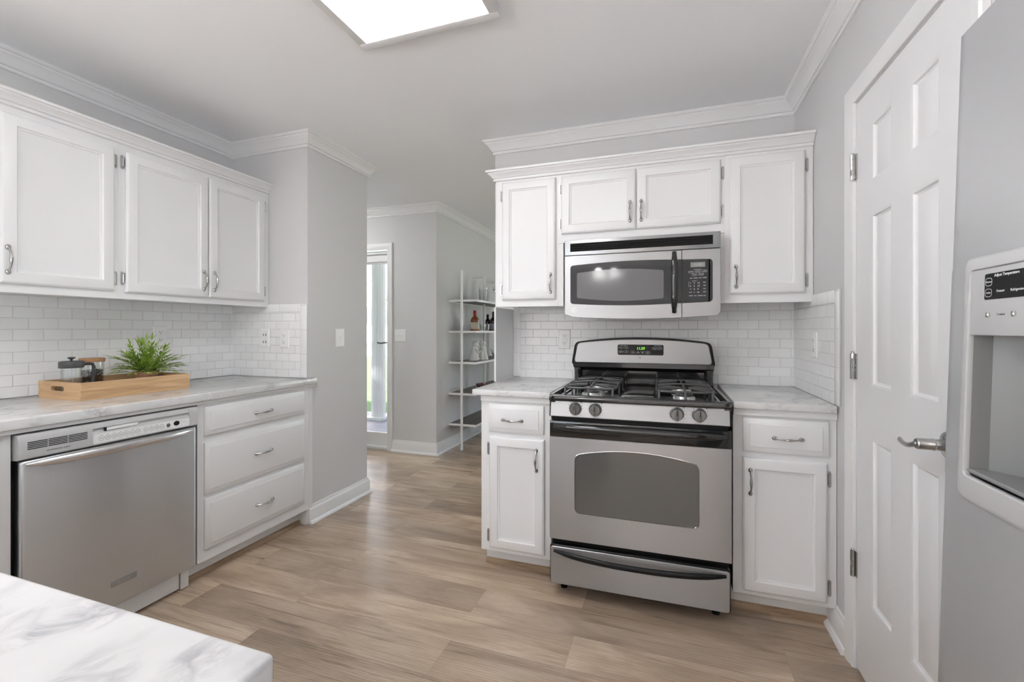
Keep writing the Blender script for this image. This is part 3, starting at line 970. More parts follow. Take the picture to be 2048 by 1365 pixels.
# console: sloped top lip, flat face and a sunken control band
cs = G()
cs.prism([(0.044, 0.766), (0.0, 0.768), (-0.004, 0.772), (-0.004, 0.835), (0.004, 0.853), (0.044, 0.856)], 'x', -0.301, -0.097)
cs.prism([(0.044, 0.766), (0.0, 0.768), (-0.004, 0.772), (-0.004, 0.812), (0.006, 0.824), (0.008, 0.832), (-0.002, 0.834), (0.004, 0.853), (0.044, 0.856)], 'x', -0.097, 0.262)
cs.prism([(0.044, 0.766), (0.0, 0.768), (-0.004, 0.772), (-0.004, 0.835), (0.004, 0.853), (0.044, 0.856)], 'x', 0.262, 0.302)
con = cs.build('control_console', 'grey_plastic', dw, smooth=25)
v = G()
for r in range(5):
    z = 0.8025 + r * 0.0058
    for a, b in ((-0.278, -0.226), (-0.2235, -0.171), (-0.1685, -0.113)):
        v.box(a, b, -0.0048, -0.003, z - 0.0015, z + 0.0015)
v.build('vent_slots', 'void', con, smooth=0)
G().prism(rrect(-0.096, 0.262, 0.7745, 0.811, 0.006), 'y', -0.0035, -0.0052).build('button_strip', 'white_plastic', con)['label'] = 'pale strip of round buttons'
for k, bx in enumerate([-0.070, -0.049, -0.028, -0.007, 0.0135, 0.0345, 0.055, 0.084, 0.1045, 0.1255, 0.146]):
    g = G()
    n = 20
    o_ = [(bx + 0.0088 * math.cos(2 * PI * i / n), 0.7935 + 0.0100 * math.sin(2 * PI * i / n)) for i in range(n)]
    i_ = [(bx + 0.0081 * math.cos(2 * PI * i / n), 0.7935 + 0.0092 * math.sin(2 * PI * i / n)) for i in range(n)]
    g.rings([[(p[0], -0.0051, p[1]) for p in o_], [(p[0], -0.0056, p[1]) for p in o_], [(p[0], -0.0056, p[1]) for p in i_], [(p[0], -0.0051, p[1]) for p in i_]], False, False)
    for q in (0.0018, -0.0018):
        g.box(bx - 0.0045, bx + 0.0045, -0.0056, -0.0051, 0.7935 + q - 0.0005, 0.7935 + q + 0.0005)
    g.box(bx - 0.0008, bx + 0.0008, -0.0056, -0.0051, 0.8050, 0.8064)
    g.build('button', 'ink', con, smooth=0)
G().lathe([(0.0078, -0.005), (0.0078, -0.0062), (0.0001, -0.0062)], (0.172, 0, 0.7935), 'y', 18, (1, 1.1)).build('cancel_button', 'ink', con)
G().lathe([(0.0125, -0.005), (0.0125, -0.0062), (0.0001, -0.0062)], (0.206, 0, 0.7960), 'y', 20, (1, 0.85)).build('start_button', 'black', con)
g = G()
for q in range(4):
    g.box(0.226 + q * 0.007, 0.2285 + q * 0.007, -0.0056, -0.005, 0.800 - q * 0.002, 0.8012 - q * 0.002)
g.build('indicator_marks', 'ink', con, smooth=0)
G().box(-0.052, 0.056, -0.003, 0.004, 0.8205, 0.8315).build('latch_slot', 'white_plastic', con, smooth=0)
G().box(-0.058, -0.052, -0.0035, 0.004, 0.818, 0.8315).build('latch_mark', 'void', con, smooth=0)
text('series_lettering', 'PROFESSIONAL SERIES', 0.0075, 'ink', con, (-0.196, -0.0046, 0.7865), sx=0.88)
# bowed bar handle
pts, rad = [], []
for k in range(33):
    q = -1 + k / 16
    pts.append((0.0 + q * 0.282, -0.004 - 0.036 * (1 - abs(q) ** 2.4), 0.750))
    rad.append(0.0165 * max(0.12, (1 - abs(q) ** 5)) ** 0.6)
G().tube(pts, rad, 14, (0.75, 1.0)).build('handle', 'satin', dw, smooth=60)
bg = G().box(-0.037, 0.053, -0.0022, 0.001, 0.190, 0.2125, 0.0008).build('badge', 'steel', dw)
text('badge_lettering', 'FRIGIDAIRE', 0.0088, 'grey_plastic', bg, (0.008, -0.0024, 0.2045), sx=1.2)
text('badge_lettering', 'PROFESSIONAL', 0.0055, 'grey_plastic', bg, (0.008, -0.0024, 0.1955), sx=1.2)
G().box(-0.298, 0.262, 0.062, 0.075, 0.010, 0.104, 0.001).build('kick_plate', 'white_plastic', dw)
G().box(0.266, 0.302, 0.058, 0.075, 0.004, 0.106, 0.001).build('kick_filler', 'white_plastic', dw)
for x in (-0.26, 0.26):
    G().cyl(0.014, 0.0, 0.014, (x, 0.12, 0), 'z', 12).build('foot', 'black', dw)

# ------------------------------------------------------------------ gas range (local: x across, y into the wall, front of door at y=0)
rg = thing('gas_range', 'stainless steel and black gas range between the two base cabinets', 'stove', (RXC, RYC, 0), RRZ)
G().box(-0.372, 0.372, 0.030, 0.640, 0.050, 0.880).build('body', 'black', rg, smooth=0)
for x in (-0.33, 0.33):
    for y in (0.09, 0.58):
        G().lathe([(0.016, 0.0), (0.016, 0.010), (0.009, 0.014), (0.009, 0.052)], (x, y, 0), 'z', 12).build('leg', 'black', rg)
# storage drawer
G().prism(rrect(-0.378, 0.376, 0.058, 0.236, 0.012), 'y', 0.030, 0.003, 0.003).build('drawer_surround', 'black', rg)
dr = G().prism(rrect(-0.374, 0.372, 0.062, 0.230, 0.010), 'y', 0.004, -0.003, 0.002).build('storage_drawer', 'steel', rg)
pts, rad = [], []
for k in range(29):
    q = -1 + k / 14
    pts.append((q * 0.358, -0.006 - 0.030 * (1 - abs(q) ** 3), 0.2115 - 0.0135 * (1 - q * q)))
    rad.append(0.013 * max(0.25, 1 - abs(q) ** 8) ** 0.5)
G().tube(pts, rad, 12, (0.7, 1.0)).build('handle', 'black', dr, smooth=60)
# oven door: steel face with arched window opening and a black top band
def arch(x0, x1, z0, zs, rise, r=0.026, n=22):
    """window outline with an arched top and rounded corners"""
    hw = (x1 - x0) / 2
    lim = 1 - 2.2 * r / hw
    pts = [(x0, z0), (x1, z0), (x1, zs)]
    for k in range(n + 1):
        q = lim * (1 - 2 * k / n)
        pts.append(((x0 + x1) / 2 + q * hw, zs + rise * (1 - q * q)))
    pts.append((x0, zs))
    return round_poly(pts, r)
win = arch(-0.263, 0.257, 0.389, 0.652, 0.032)
def frame_with_hole(outer_rect, hole, y0, y1, lip=0.004):
    """plate with a hole: hole loop is matched to points on the outer rectangle by angle"""
    x0, x1, z0, z1 = outer_rect
    cx_, cz = (x0 + x1) / 2, (z0 + z1) / 2
    out = []
    for x, z in hole:
        dx, dz = (x - cx_) / ((x1 - x0) / 2), (z - cz) / ((z1 - z0) / 2)
        m_ = max(abs(dx), abs(dz))
        out.append((cx_ + dx / m_ * (x1 - x0) / 2, cz + dz / m_ * (z1 - z0) / 2))
    # snap nearest samples to the four corners
    for X, Z in ((x0, z0), (x0, z1), (x1, z0), (x1, z1)):
        i = min(range(len(out)), key=lambda k: (out[k][0] - X) ** 2 + (out[k][1] - Z) ** 2)
        out[i] = (X, Z)
    g = G()
    L = lambda pl, y: [(p[0], y, p[1]) for p in pl]
    g.rings([L(hole, y0), L(out, y0), L(out, y1), L(hole, y1), L(hole, y0)], False, False)
    return g
od = frame_with_hole((-0.379, 0.379, 0.264, 0.728), win, 0.028, 0.0).build('oven_door', 'steel', rg, smooth=20)
hole_in = [(p[0] * 0.992, 0.520 + (p[1] - 0.520) * 0.985) for p in win]
G().rings([[(p[0], -0.0012, p[1]) for p in [(q[0] * 1.006, 0.52 + (q[1] - 0.52) * 1.012) for q in win]], [(p[0], -0.002, p[1]) for p in win], [(p[0], 0.004, p[1]) for p in hole_in]], False, False).build('window_trim', 'chrome', od)
G().prism([(p[0], p[1]) for p in win], 'y', 0.010, 0.0035).build('window_glass', 'ovenglass', od, smooth=0)
G().box(-0.379, 0.379, 0.0, 0.028, 0.7285, 0.801, 0.004).build('top_band', 'enamel', od)
pts, rad = [], []
for k in range(29):
    q = -1 + k / 14
    pts.append((q * 0.357, -0.010 - 0.040 * (1 - abs(q) ** 4), 0.779 + 0.004 * (1 - q * q)))
    rad.append(0.0155 * max(0.35, 1 - abs(q) ** 10) ** 0.5)
G().tube(pts, rad, 14, (0.75, 1.0)).build('handle', 'enamel', od, smooth=60)
# vent strip under the control panel, control panel, knobs
G().box(-0.366, 0.366, 0.010, 0.05, 0.801, 0.821).build('vent_strip', 'void', rg, smooth=0)
G().prism([(0.05, 0.819), (0.004, 0.819), (-0.006, 0.824), (0.006, 0.897), (0.05, 0.897)], 'x', -0.379, 0.379).build('panel_ends', 'black', rg, smooth=20)
cp = G().prism([(0.04, 0.8205), (-0.0035, 0.8205), (-0.0075, 0.8245), (0.0045, 0.8955), (0.04, 0.8965)], 'x', -0.3725, 0.3715).build('control_panel', 'steel', rg, smooth=20)
for i, kx in enumerate((-0.2605, -0.1715, 0.1690, 0.2570)):
    ky, kz = -0.002, 0.8605
    dial = G()
    for k in range(12):
        a = math.radians(-50 + 280 * k / 11)
        dial.box(kx + 0.034 * math.cos(a) - 0.001, kx + 0.034 * math.cos(a) + 0.001, ky - 0.0022, ky + 0.003, kz + 0.034 * math.sin(a) - 0.001, kz + 0.034 * math.sin(a) + 0.001)
    dial.box(kx - 0.008, kx + 0.008, ky + 0.001, ky + 0.006, kz + 0.0335, kz + 0.0348)
    dial.build('dial_marks', 'ink', cp, smooth=0)
    kb = G().lathe([(0.029, 0.006), (0.029, -0.001), (0.0255, -0.004), (0.0245, -0.020), (0.0225, -0.023), (0.0001, -0.023)], (kx, ky, kz), 'y', 28).build('knob', 'knob', rg)
    kb['label'] = 'burner knob left pair' if i < 2 else 'burner knob right pair'
    G().box(kx - 0.0055, kx + 0.0055, ky - 0.034, ky - 0.015, kz - 0.0245, kz + 0.0245, 0.003).build('grip', 'knob', kb)
    G().box(kx - 0.002, kx + 0.002, ky - 0.0348, ky - 0.0335, kz - 0.002, kz + 0.022).build('pointer', 'black', kb, smooth=0)
    G().box(kx + 0.026, kx + 0.030, ky + 0.0035, ky + 0.0065, kz + 0.026, kz + 0.030).build('burner_mark', 'ink', cp, smooth=0)
# cooktop: raised front rim, sunken black deck
ck = G()
ck.prism([(0.05, 0.888), (-0.004, 0.892), (-0.010, 0.898), (-0.011, 0.910), (-0.006, 0.918), (0.006, 0.9205), (0.022, 0.919), (0.034, 0.900), (0.05, 0.898)], 'x', -0.379, 0.379)
for sg in (-1, 1):
    x0, x1 = sorted((sg * 0.379, sg * 0.352))
    ck.prism([(x0, 0.885), (x1, 0.885), (x1, 0.898 if sg < 0 else 0.9195), ((x0 + x1) / 2, 0.9205), (x0, 0.9195 if sg < 0 else 0.898)], 'y', 0.0, 0.575)
ck.box(-0.36, 0.36, 0.02, 0.58, 0.884, 0.898)
ckt = ck.build('cooktop', 'enamel', rg, smooth=40)
for sg in (-1, 1):
    G().lathe([(0.007, -0.0112), (0.007, -0.0125), (0.0001, -0.0132)], (sg * 0.362, 0, 0.9085), 'y', 12).build('corner_cap', 'black', ckt)
# chrome edge strips on both sides, burners, grates, centre panel
for sg in (-1, 1):
    G().box(min(sg * 0.352, sg * 0.340), max(sg * 0.352, sg * 0.340), 0.03, 0.56, 0.898, 0.9045, 0.002).build('side_strip', 'chrome', rg)
G().box(-0.078, 0.080, 0.045, 0.50, 0.898, 0.908, 0.004).build('centre_panel', 'enamel', rg)
for gx in (-0.208, 0.206):
    for gy in (0.155, 0.420):
        b_ = G().lathe([(0.085, 0.8985), (0.080, 0.9010), (0.060, 0.8995), (0.0001, 0.8995)], (gx, gy, 0), 'z', 28).build('burner_bowl', 'chrome', rg)
        hd = G().lathe([(0.046, 0.8995), (0.046, 0.9100), (0.041, 0.9165), (0.018, 0.9185), (0.0001, 0.9185)], (gx, gy, 0), 'z', 28)
        for k in range(18):
            a = 2 * PI * k / 18
            hd.box(gx + 0.045 * math.cos(a) - 0.002, gx + 0.045 * math.cos(a) + 0.002, gy + 0.045 * math.sin(a) - 0.002, gy + 0.045 * math.sin(a) + 0.002, 0.902, 0.9125)
        hd.build('burner_head', 'alu', b_, smooth=40)
        G().lathe([(0.036, 0.9185), (0.036, 0.9225), (0.030, 0.9240), (0.0001, 0.9240)], (gx, gy, 0), 'z', 24).build('burner_cap', 'iron', b_)
for gx in (-0.208, 0.206):
    g = G()
    hw, y0, y1, zt = 0.118, 0.042, 0.535, 0.9455
    loop = [(x, y, zt) for x, y in rrect(gx - hw, gx + hw, y0 + 0.018, y1, 0.03, 4)]
    loop.append(loop[0])
    g.tube(loop, 0.0052, 8)
    for x in (gx - hw + 0.010, gx, gx + hw - 0.010):        # front legs curve down to the deck
        g.tube([(x, y0 + 0.040, zt + 0.001), (x, y0 + 0.016, zt), (x, y0 + 0.003, zt - 0.010), (x, y0, zt - 0.028), (x, y0 + 0.001, 0.899)], 0.0052, 8)
    for x in (gx - hw, gx + hw):
        for y in (0.28, 0.52):
            g.tube([(x, y, zt), (x * 1.0, y, 0.899)], 0.005, 8)
    g.tube([(gx, y1, zt), (gx, 0.33, zt + 0.004), (gx, 0.2875, zt + 0.010), (gx, 0.245, zt + 0.004), (gx, y0 + 0.018, zt)], 0.005, 8)
    g.tube([(gx - hw, 0.2875, zt), (gx - 0.03, 0.2875, zt + 0.008), (gx + 0.03, 0.2875, zt + 0.008), (gx + hw, 0.2875, zt)], 0.005, 8)
    for cy_ in (0.155, 0.420):
        for sx in (-1, 1):
            g.tube([(gx + sx * hw, cy_, zt), (gx + sx * 0.07, cy_, zt + 0.006), (gx + sx * 0.022, cy_, zt + 0.006)], 0.0048, 8)
            for sy in (-1, 1):
                g.tube([(gx + sx * hw, cy_ + sy * 0.085, zt), (gx + sx * 0.05, cy_ + sy * 0.040, zt + 0.006), (gx + sx * 0.022, cy_ + sy * 0.016, zt + 0.006)], 0.0045, 8)
    gr = g.build('grate', 'iron', rg, smooth=60)
# backguard: black riser, cove and the steel control fascia with an arched top
bgd = G().prism([(0.560, 0.897), (0.560, 0.985), (0.548, 0.998), (0.520, 1.006), (0.520, 1.03), (0.64, 1.03), (0.64, 0.897)], 'x', -0.366, 0.372).build('backguard_riser', 'enamel', rg, smooth=35)
for sg in (-1, 1):
    x0 = -0.366 if sg < 0 else 0.326
    G().lathe([(0.020, 0.898), (0.020, 1.000)], (x0 + 0.024 if sg < 0 else x0 + 0.022, 0.552, 0), 'z', 18).build('riser_post', 'enamel', bgd)
def fascia(x0, x1, z0, zs, rise, tin, r=0.026, n=22):
    """trapezoid with an arched top; tin = how much narrower the top is"""
    xt0, xt1 = x0 + tin, x1 - tin
    hw = (xt1 - xt0) / 2
    lim = 1 - 2.2 * r / hw
    pts = [(x0, z0), (x1, z0), (xt1, zs)]
    for k in range(n + 1):
        q = lim * (1 - 2 * k / n)
        pts.append(((xt0 + xt1) / 2 + q * hw, zs + rise * (1 - q * q)))
    pts.append((xt0, zs))
    return round_poly(pts, r)
fo = fascia(-0.378, 0.381, 1.014, 1.146, 0.026, 0.022)
G().prism(fo, 'y', 0.62, 0.522, 0.006).build('backguard_shell', 'black', rg, smooth=30)
fi = fascia(-0.362, 0.365, 1.030, 1.139, 0.023, 0.020, 0.020)
fc = G().prism(fi, 'y', 0.526, 0.5185, 0.003).build('backguard_fascia', 'steel', rg, smooth=30)
dp = G().prism(rrect(-0.1185, 0.1225, 1.0765, 1.1335, 0.008), 'y', 0.520, 0.5165, 0.0008).build('clock_display', 'black', fc)
YT = 0.5163
text('clock_digits', '11:59', 0.0205, 'green_led', dp, (0.004, YT, 1.1120), bold=0.0, sx=0.95, shear=0.12)
text('lettering', 'Oven Controls', 0.0062, 'whiteink', dp, (-0.084, YT, 1.1283))
text('lettering', 'Time Controls', 0.0062, 'whiteink', dp, (0.092, YT, 1.1283))
def keycap(parent, x, z, w, h, s, sz, y=YT, mat='whiteink', outline=True):
    if outline:
        g = G()
        o_ = rrect(x - w / 2, x + w / 2, z - h / 2, z + h / 2, h * 0.35, 3)
        i_ = rrect(x - w / 2 + 0.0006, x + w / 2 - 0.0006, z - h / 2 + 0.0006, z + h / 2 - 0.0006, h * 0.35 - 0.0005, 3)
        g.rings([[(p[0], y, p[1]) for p in o_], [(p[0], y, p[1]) for p in i_]], False, False)
        g.build('key_outline', mat, parent, smooth=0)
    text('lettering', s, sz, mat, parent, (x, y, z))
for x, z, s_ in ((-0.1005, 1.1165, 'Bake'), (-0.072, 1.1165, 'Broil'), (-0.1005, 1.0945, 'Clean'), (-0.072, 1.0945, 'Off'), (-0.037, 1.0925, 'Start'), (0.041, 1.0910, 'Light'), (0.076, 1.1140, 'Timer'), (0.104, 1.1145, 'Clock')):
    keycap(dp, x, z, 0.0245, 0.0125, s_, 0.0058)
for x, z, s_ in ((-0.0095, 1.0920, 1), (0.013, 1.0915, -1)):
    g = G()
    g.tube([(x - 0.009, YT, z - s_ * 0.006), (x, YT, z + s_ * 0.006), (x + 0.009, YT, z - s_ * 0.006)], 0.0006, 5)
    g.prism([(x - 0.003, z - s_ * 0.003), (x + 0.003, z - s_ * 0.003), (x, z + s_ * 0.001)], 'y', YT + 0.0003, YT)
    g.build('arrow_key', 'whiteink', dp, smooth=0)
def monogram(parent, x, y, z, r, mat_ring='ink', disk=None):
    if disk:
        G().lathe([(r * 1.25, y + 0.003), (r * 1.25, y), (0.0001, y - 0.0005)], (x, 0, z), 'y', 24).build('badge', disk, parent)
    g = G()
    n = 24
    L = lambda q: [(x + q * math.cos(2 * PI * i / n), y - 0.0008, z + q * math.sin(2 * PI * i / n)) for i in range(n)]
    g.rings([L(r), L(r * 0.86)], False, False)
    for k in range(4):
        a = PI / 4 + k * PI / 2
        g.tube([(x + r * 0.86 * math.cos(a), y - 0.0008, z + r * 0.86 * math.sin(a)), (x + r * 0.72 * math.cos(a + 0.4), y - 0.0008, z + r * 0.72 * math.sin(a + 0.4))], r * 0.06, 5)
    g.build('emblem_ring', mat_ring, parent, smooth=0)
    text('emblem_letters', 'GE', r * 1.05, mat_ring, parent, (x, y - 0.0009, z), shear=0.25)
monogram(fc, -0.001, 0.5185, 1.0625, 0.0068)

# ------------------------------------------------------------------ over-the-range microwave
MX, MY = -0.1365, 2.285
mw = thing('microwave', 'stainless over-the-range microwave above the stove', 'microwave', (MX, MY, 1.2875), 0)
ZM = 1.2875
def mz(z): return z - ZM
G().box(-0.373, 0.373, 0.020, YB - MY - 0.0085, mz(1.300), mz(1.682)).build('body', 'grey_plastic', mw, smooth=0)
G().box(-0.32, 0.32, 0.035, 0.34, mz(1.2905), mz(1.300)).build('underside', 'grey_plastic', mw, smooth=0)
G().box(-0.12, 0.10, 0.04, 0.16, mz(1.289), mz(1.2935)).build('hood_lamp_cover', 'black', mw, smooth=0)
top = G().box(-0.377, 0.3785, 0.0, 0.030, mz(1.6055), mz(1.6845), 0.003).build('top_panel', 'steel', mw)
G().box(-0.347, 0.3445, -0.0015, 0.004, mz(1.6245), mz(1.6680)).build('vent_grille', 'void', top, smooth=0)
for k in range(4):
    z = mz(1.6295) + k * 0.0112
    G().prism([(-0.004, z - 0.001), (-0.001, z - 0.0030), (0.001, z + 0.0030), (-0.002, z + 0.0028)], 'x', -0.3465, 0.344).build('vent_louver', 'black', top, smooth=0)
# door: slightly bowed bottom edge
def mdoor(x0, x1, bow):
    pts = []
    n = 14
    for k in range(n + 1):
        x = x0 + (x1 - x0) * k / n
        q = (x - 0.0) / 0.378
        e = max(0.0, (abs(q) - 0.965) / 0.035)
        pts.append((x, mz(1.2705 + 0.0165 * abs(q) ** 2.2 + 0.012 * e * e)))
    pts += [(x1, mz(1.6035)), (x0, mz(1.6035))]
    return pts
md = G().prism(mdoor(-0.377, 0.2040, 1), 'y', 0.030, 0.0, 0.002).build('door', 'steel', mw, smooth=20)
def warp_glass(x0, x1, zb0, zb1, zt0, zt1, bulge, r, left_round=True, right_round=True, n=12):
    """window outline: bottom bows down, top bows up"""
    pts = []
    for k in range(n + 1):
        q = k / n
        pts.append((x0 + (x1 - x0) * q, zb0 + (zb1 - zb0) * q - bulge * math.sin(PI * q)))
    for k in range(n + 1):
        q = 1 - k / n
        pts.append((x0 + (x1 - x0) * q, zt0 + (zt1 - zt0) * q + bulge * math.sin(PI * q)))
    out = []
    m_ = len(pts)
    for i, p in enumerate(pts):
        corner = (left_round and i in (0, m_ - 1)) or (right_round and i in (n, n + 1))
        if not corner:
            out.append(p); continue
        a, b = Vector(pts[i - 1]), Vector(pts[(i + 1) % m_])
        c_ = Vector(p)
        da, db = (a - c_).normalized(), (b - c_).normalized()
        for k in range(6):
            th_ = k / 5
            P0, P2 = c_ + da * r, c_ + db * r
            out.append(tuple(P0 * (1 - th_) ** 2 + c_ * 2 * th_ * (1 - th_) + P2 * th_ ** 2))
    return out
wg = warp_glass(-0.346, 0.2035, mz(1.351), mz(1.344), mz(1.551), mz(1.5575), 0.009, 0.016, True, False)
gl = G().prism(wg, 'y', 0.002, -0.0022, 0.0006).build('window_glass', 'mwglass', md, smooth=0)
wi = warp_glass(-0.311, 0.121, mz(1.381), mz(1.370), mz(1.511), mz(1.509), 0.014, 0.010)
G().prism(wi, 'y', -0.0015, -0.0026).build('window_screen', 'mwscreen', gl, smooth=0)
monogram(md, -0.3275, 0.0, mz(1.3175), 0.0105, 'ink', 'alu')
pts, rad = [], []
for k in range(25):
    q = -1 + k / 12
    pts.append((0.170, -0.006 - 0.030 * (1 - abs(q) ** 4), mz(1.446) + q * 0.146))
    rad.append(0.0150 * max(0.75, 1 - abs(q) ** 10))
G().tube(pts, rad, 14, (0.75, 1.0)).build('handle', 'enamel', md, smooth=60)
cpn = G().prism(mdoor(0.2055, 0.3785, 1), 'y', 0.030, 0.0, 0.002).build('control_panel', 'steel', mw, smooth=20)
kg = warp_glass(0.2062, 0.3435, mz(1.344), mz(1.349), mz(1.5575), mz(1.5535), 0.0, 0.018, False, True)
kp = G().prism(kg, 'y', 0.002, -0.0022, 0.0006).build('keypad', 'mwglass', cpn, smooth=0)
G().box(0.2445, 0.3095, -0.0028, -0.001, mz(1.517), mz(1.5405)).build('display', 'grey_lcd', kp, smooth=0)
yk = -0.0029
text('display_digits', '11:59', 0.0165, 'lcd_ink', kp, (0.277, yk - 0.0002, mz(1.5285)))
def K(x): return x - MX
for x, z, s_ in ((0.110, 1.494, 'POPCORN'), (0.1405, 1.4955, 'BEVERAGE'), (0.170, 1.4965, 'REHEAT'), (0.1255, 1.4805, 'SNACKS'), (0.1555, 1.4815, 'DEFROST')):
    keycap(kp, K(x), mz(z), 0.024, 0.0105, s_, 0.0040, yk)
for x, z, s_ in ((0.110, 1.4635, 'TIME'), (0.130, 1.464, 'EXPRESS'), (0.151, 1.4645, 'AUTO'), (0.171, 1.465, 'POWER')):
    text('lettering', s_, 0.0050, 'whiteink', kp, (K(x), yk, mz(z)), bold=0.0001)
for i, d_ in enumerate('123456789'):
    text('key_digit', d_, 0.0088, 'whiteink', kp, (K(0.1085 + 0.0165 * (i % 3)), yk, mz(1.4405 - 0.0150 * (i // 3))), bold=0.0001)
text('key_digit', '0', 0.0075, 'whiteink', kp, (K(0.125), yk, mz(1.396)), bold=0.0001)
for x, z, s_ in ((0.108, 1.3955, 'CLOCK'), (0.1425, 1.3955, 'TIMER'), (0.1705, 1.4425, 'START'), (0.1705, 1.4275, 'CLEAR'), (0.1705, 1.412, 'HOLD'), (0.1705, 1.397, 'SOUND'), (0.110, 1.379, 'SURFACE'), (0.130, 1.379, 'VENT'), (0.151, 1.379, 'TURNTABLE'), (0.171, 1.379, 'LIGHT')):
    text('lettering', s_, 0.0046, 'whiteink', kp, (K(x), yk, mz(z)), bold=0.0001, sx=0.9)
g = G()
for x0, x1, z in ((0.121, 0.158, 1.5055), (0.114, 0.136, 1.4495)):
    g.box(K(x0), K(x1), yk, yk + 0.0004, mz(z), mz(z) + 0.0011)
for x in (0.1005, 0.1475):
    g.box(K(x), K(x) + 0.0008, yk, yk + 0.0004, mz(1.421), mz(1.447))
g.build('keypad_rules', 'whiteink', kp, smooth=0)

# ------------------------------------------------------------------ refrigerator (local x = -world Y, y = into the alcove)
fr = thing('refrigerator', 'grey stainless side-by-side refrigerator at the right edge of the picture', 'refrigerator', (0.455, 1.024, 0), RIGHT)
# tilted slightly back on its front feet, as in the photo
fr.rotation_euler = (math.radians(-1.65), 0, RIGHT)
fr.rotation_mode = 'ZYX'
fr.rotation_euler = Matrix.Rotation(RIGHT, 3, 'Z').__matmul__(Matrix.Rotation(math.radians(-1.65), 3, 'X')).to_euler('ZYX')
FZ0, FZ1 = 0.11, 1.745
G().box(0.0, 0.905, 0.075, 0.74, 0.060, 1.722, 0.006).build('cabinet', pm('grey_fridge_side', (0.33, 0.33, 0.34), 0.45), fr)
for x in (0.06, 0.84):
    for y in (0.12, 0.68):
        G().cyl(0.022, 0.0 if y < 0.4 else 0.02, 0.062, (x, y, 0), 'z', 12).build('foot', 'black', fr)
G().box(0.01, 0.895, 0.05, 0.09, 0.025, 0.10).build('base_grille', 'black', fr, smooth=0)
def bowed(x0, x1, n=14, sag=0.006, r=0.012):
    """plan outline of a contoured door: (x, y)"""
    pts = [(x0, 0.068)]
    for k in range(n + 1):
        q = k / n
        y = -sag * (1 - (2 * q - 1) ** 2)
        e = max(0.0, abs(2 * q - 1) - 0.93) / 0.07
        pts.append((x0 + (x1 - x0) * q, y + 0.010 * e * e))
    pts.append((x1, 0.068))
    return pts
# freezer door with the dispenser opening: built as strips around the hole
FX1 = 0.400
DX0, DX1, DZ0, DZ1 = 0.085, 0.361, 0.955, 1.322
def bow_y(x, x0=0.0, x1=FX1, sag=0.006):
    q = (x - x0) / (x1 - x0)
    e = max(0.0, abs(2 * q - 1) - 0.93) / 0.07
    return -sag * (1 - (2 * q - 1) ** 2) + 0.010 * e * e
def bow_block(g, xa, xb, za, zb, n=10):
    pts = [(xa, 0.068)] + [(xa + (xb - xa) * k / n, bow_y(xa + (xb - xa) * k / n)) for k in range(n + 1)] + [(xb, 0.068)]
    g.prism(pts, 'z', za, zb)
g = G()
bow_block(g, 0.0, FX1, FZ0, DZ0, 24)
bow_block(g, 0.0, FX1, DZ1, FZ1, 24)
bow_block(g, 0.0, DX0, DZ0, DZ1, 6)
bow_block(g, DX1, FX1, DZ0, DZ1, 6)
bmesh.ops.remove_doubles(g.bm, verts=g.bm.verts[:], dist=0.0003)
fd = g.build('freezer_door', 'fridge', fr, smooth=40)
g = G()
g.prism([(0.405 + p[0] * 1.25, p[1]) for p in [(x, y) for x, y in bowed(0, FX1, 24)]], 'z', FZ0, FZ1)
rd = g.build('refrigerator_door', 'fridge', fr, smooth=40)
for par, x in ((fd, 0.375), (rd, 0.435)):
    hg = G()
    hg.tube([(x, -0.006, 0.70), (x, -0.045, 0.74), (x, -0.055, 1.0), (x, -0.055, 1.35), (x, -0.045, 1.62), (x, -0.006, 1.66)], 0.012, 10)
    hg.build('handle', 'fridge', par, smooth=60)
# dispenser: frame, control fascia, cavity, tray
def round_frame(outer, inner, ys):
    """moulded frame: loops blended from the outer to the inner outline"""
    rs = []
    for f_, y in ys:
        rs.append([(o[0] + (i[0] - o[0]) * f_, y, o[1] + (i[1] - o[1]) * f_) for o, i in zip(outer, inner)])
    return G().rings(rs, False, False)
dsp = round_frame(rrect(0.073, 0.372, 0.931, 1.335, 0.016, 6), rrect(0.096, 0.350, 0.975, 1.312, 0.008, 6),
                  [(0.0, 0.0), (0.0, -0.008), (0.08, -0.012), (0.25, -0.0145), (0.80, -0.0165), (0.95, -0.0165), (1.0, -0.0145), (1.0, -0.0085)]).build('dispenser', 'disp_plastic', fd, smooth=35)
G().box(0.0965, 0.3495, -0.0145, 0.006, 1.206, 1.3115, 0.001).build('dispenser_controls', 'disp_plastic', dsp)
dc = dsp.children[0]
G().prism(rrect(0.130, 0.325, 1.262, 1.3025, 0.003), 'y', -0.0135, -0.0152).build('temperature_display', 'black', dc, smooth=0)
yt = -0.0154
text('lettering', 'Adjust Temperature', 0.0062, 'whiteink', dc, (0.177, yt, 1.2985), bold=0.0001)
text('lettering', 'Freezer', 0.0055, 'whiteink', dc, (0.166, yt, 1.2740))
text('lettering', 'Refrigerator', 0.0055, 'whiteink', dc, (0.200, yt, 1.2735))
for x, z, s_ in ((0.1395, 1.2895, 'Warmer'), (0.1395, 1.2725, 'Colder'), (0.232, 1.2895, 'Warmer'), (0.232, 1.2725, 'Colder')):
    keycap(dc, x, z, 0.0150, 0.0125, s_, 0.0038, yt)
for x in (0.140, 0.194, 0.248, 0.302):
    G().lathe([(0.0042, -0.014), (0.0042, -0.0165), (0.0001, -0.0175)], (x, 0, 1.2385), 'y', 14).build('button', 'chrome', dc)
for x, s_ in ((0.167, 'Crushed'), (0.221, 'Cubed'), (0.275, 'Water')):
    text('lettering', s_, 0.0050, 'ink', dc, (x, -0.0148, 1.2385))
cv = G()
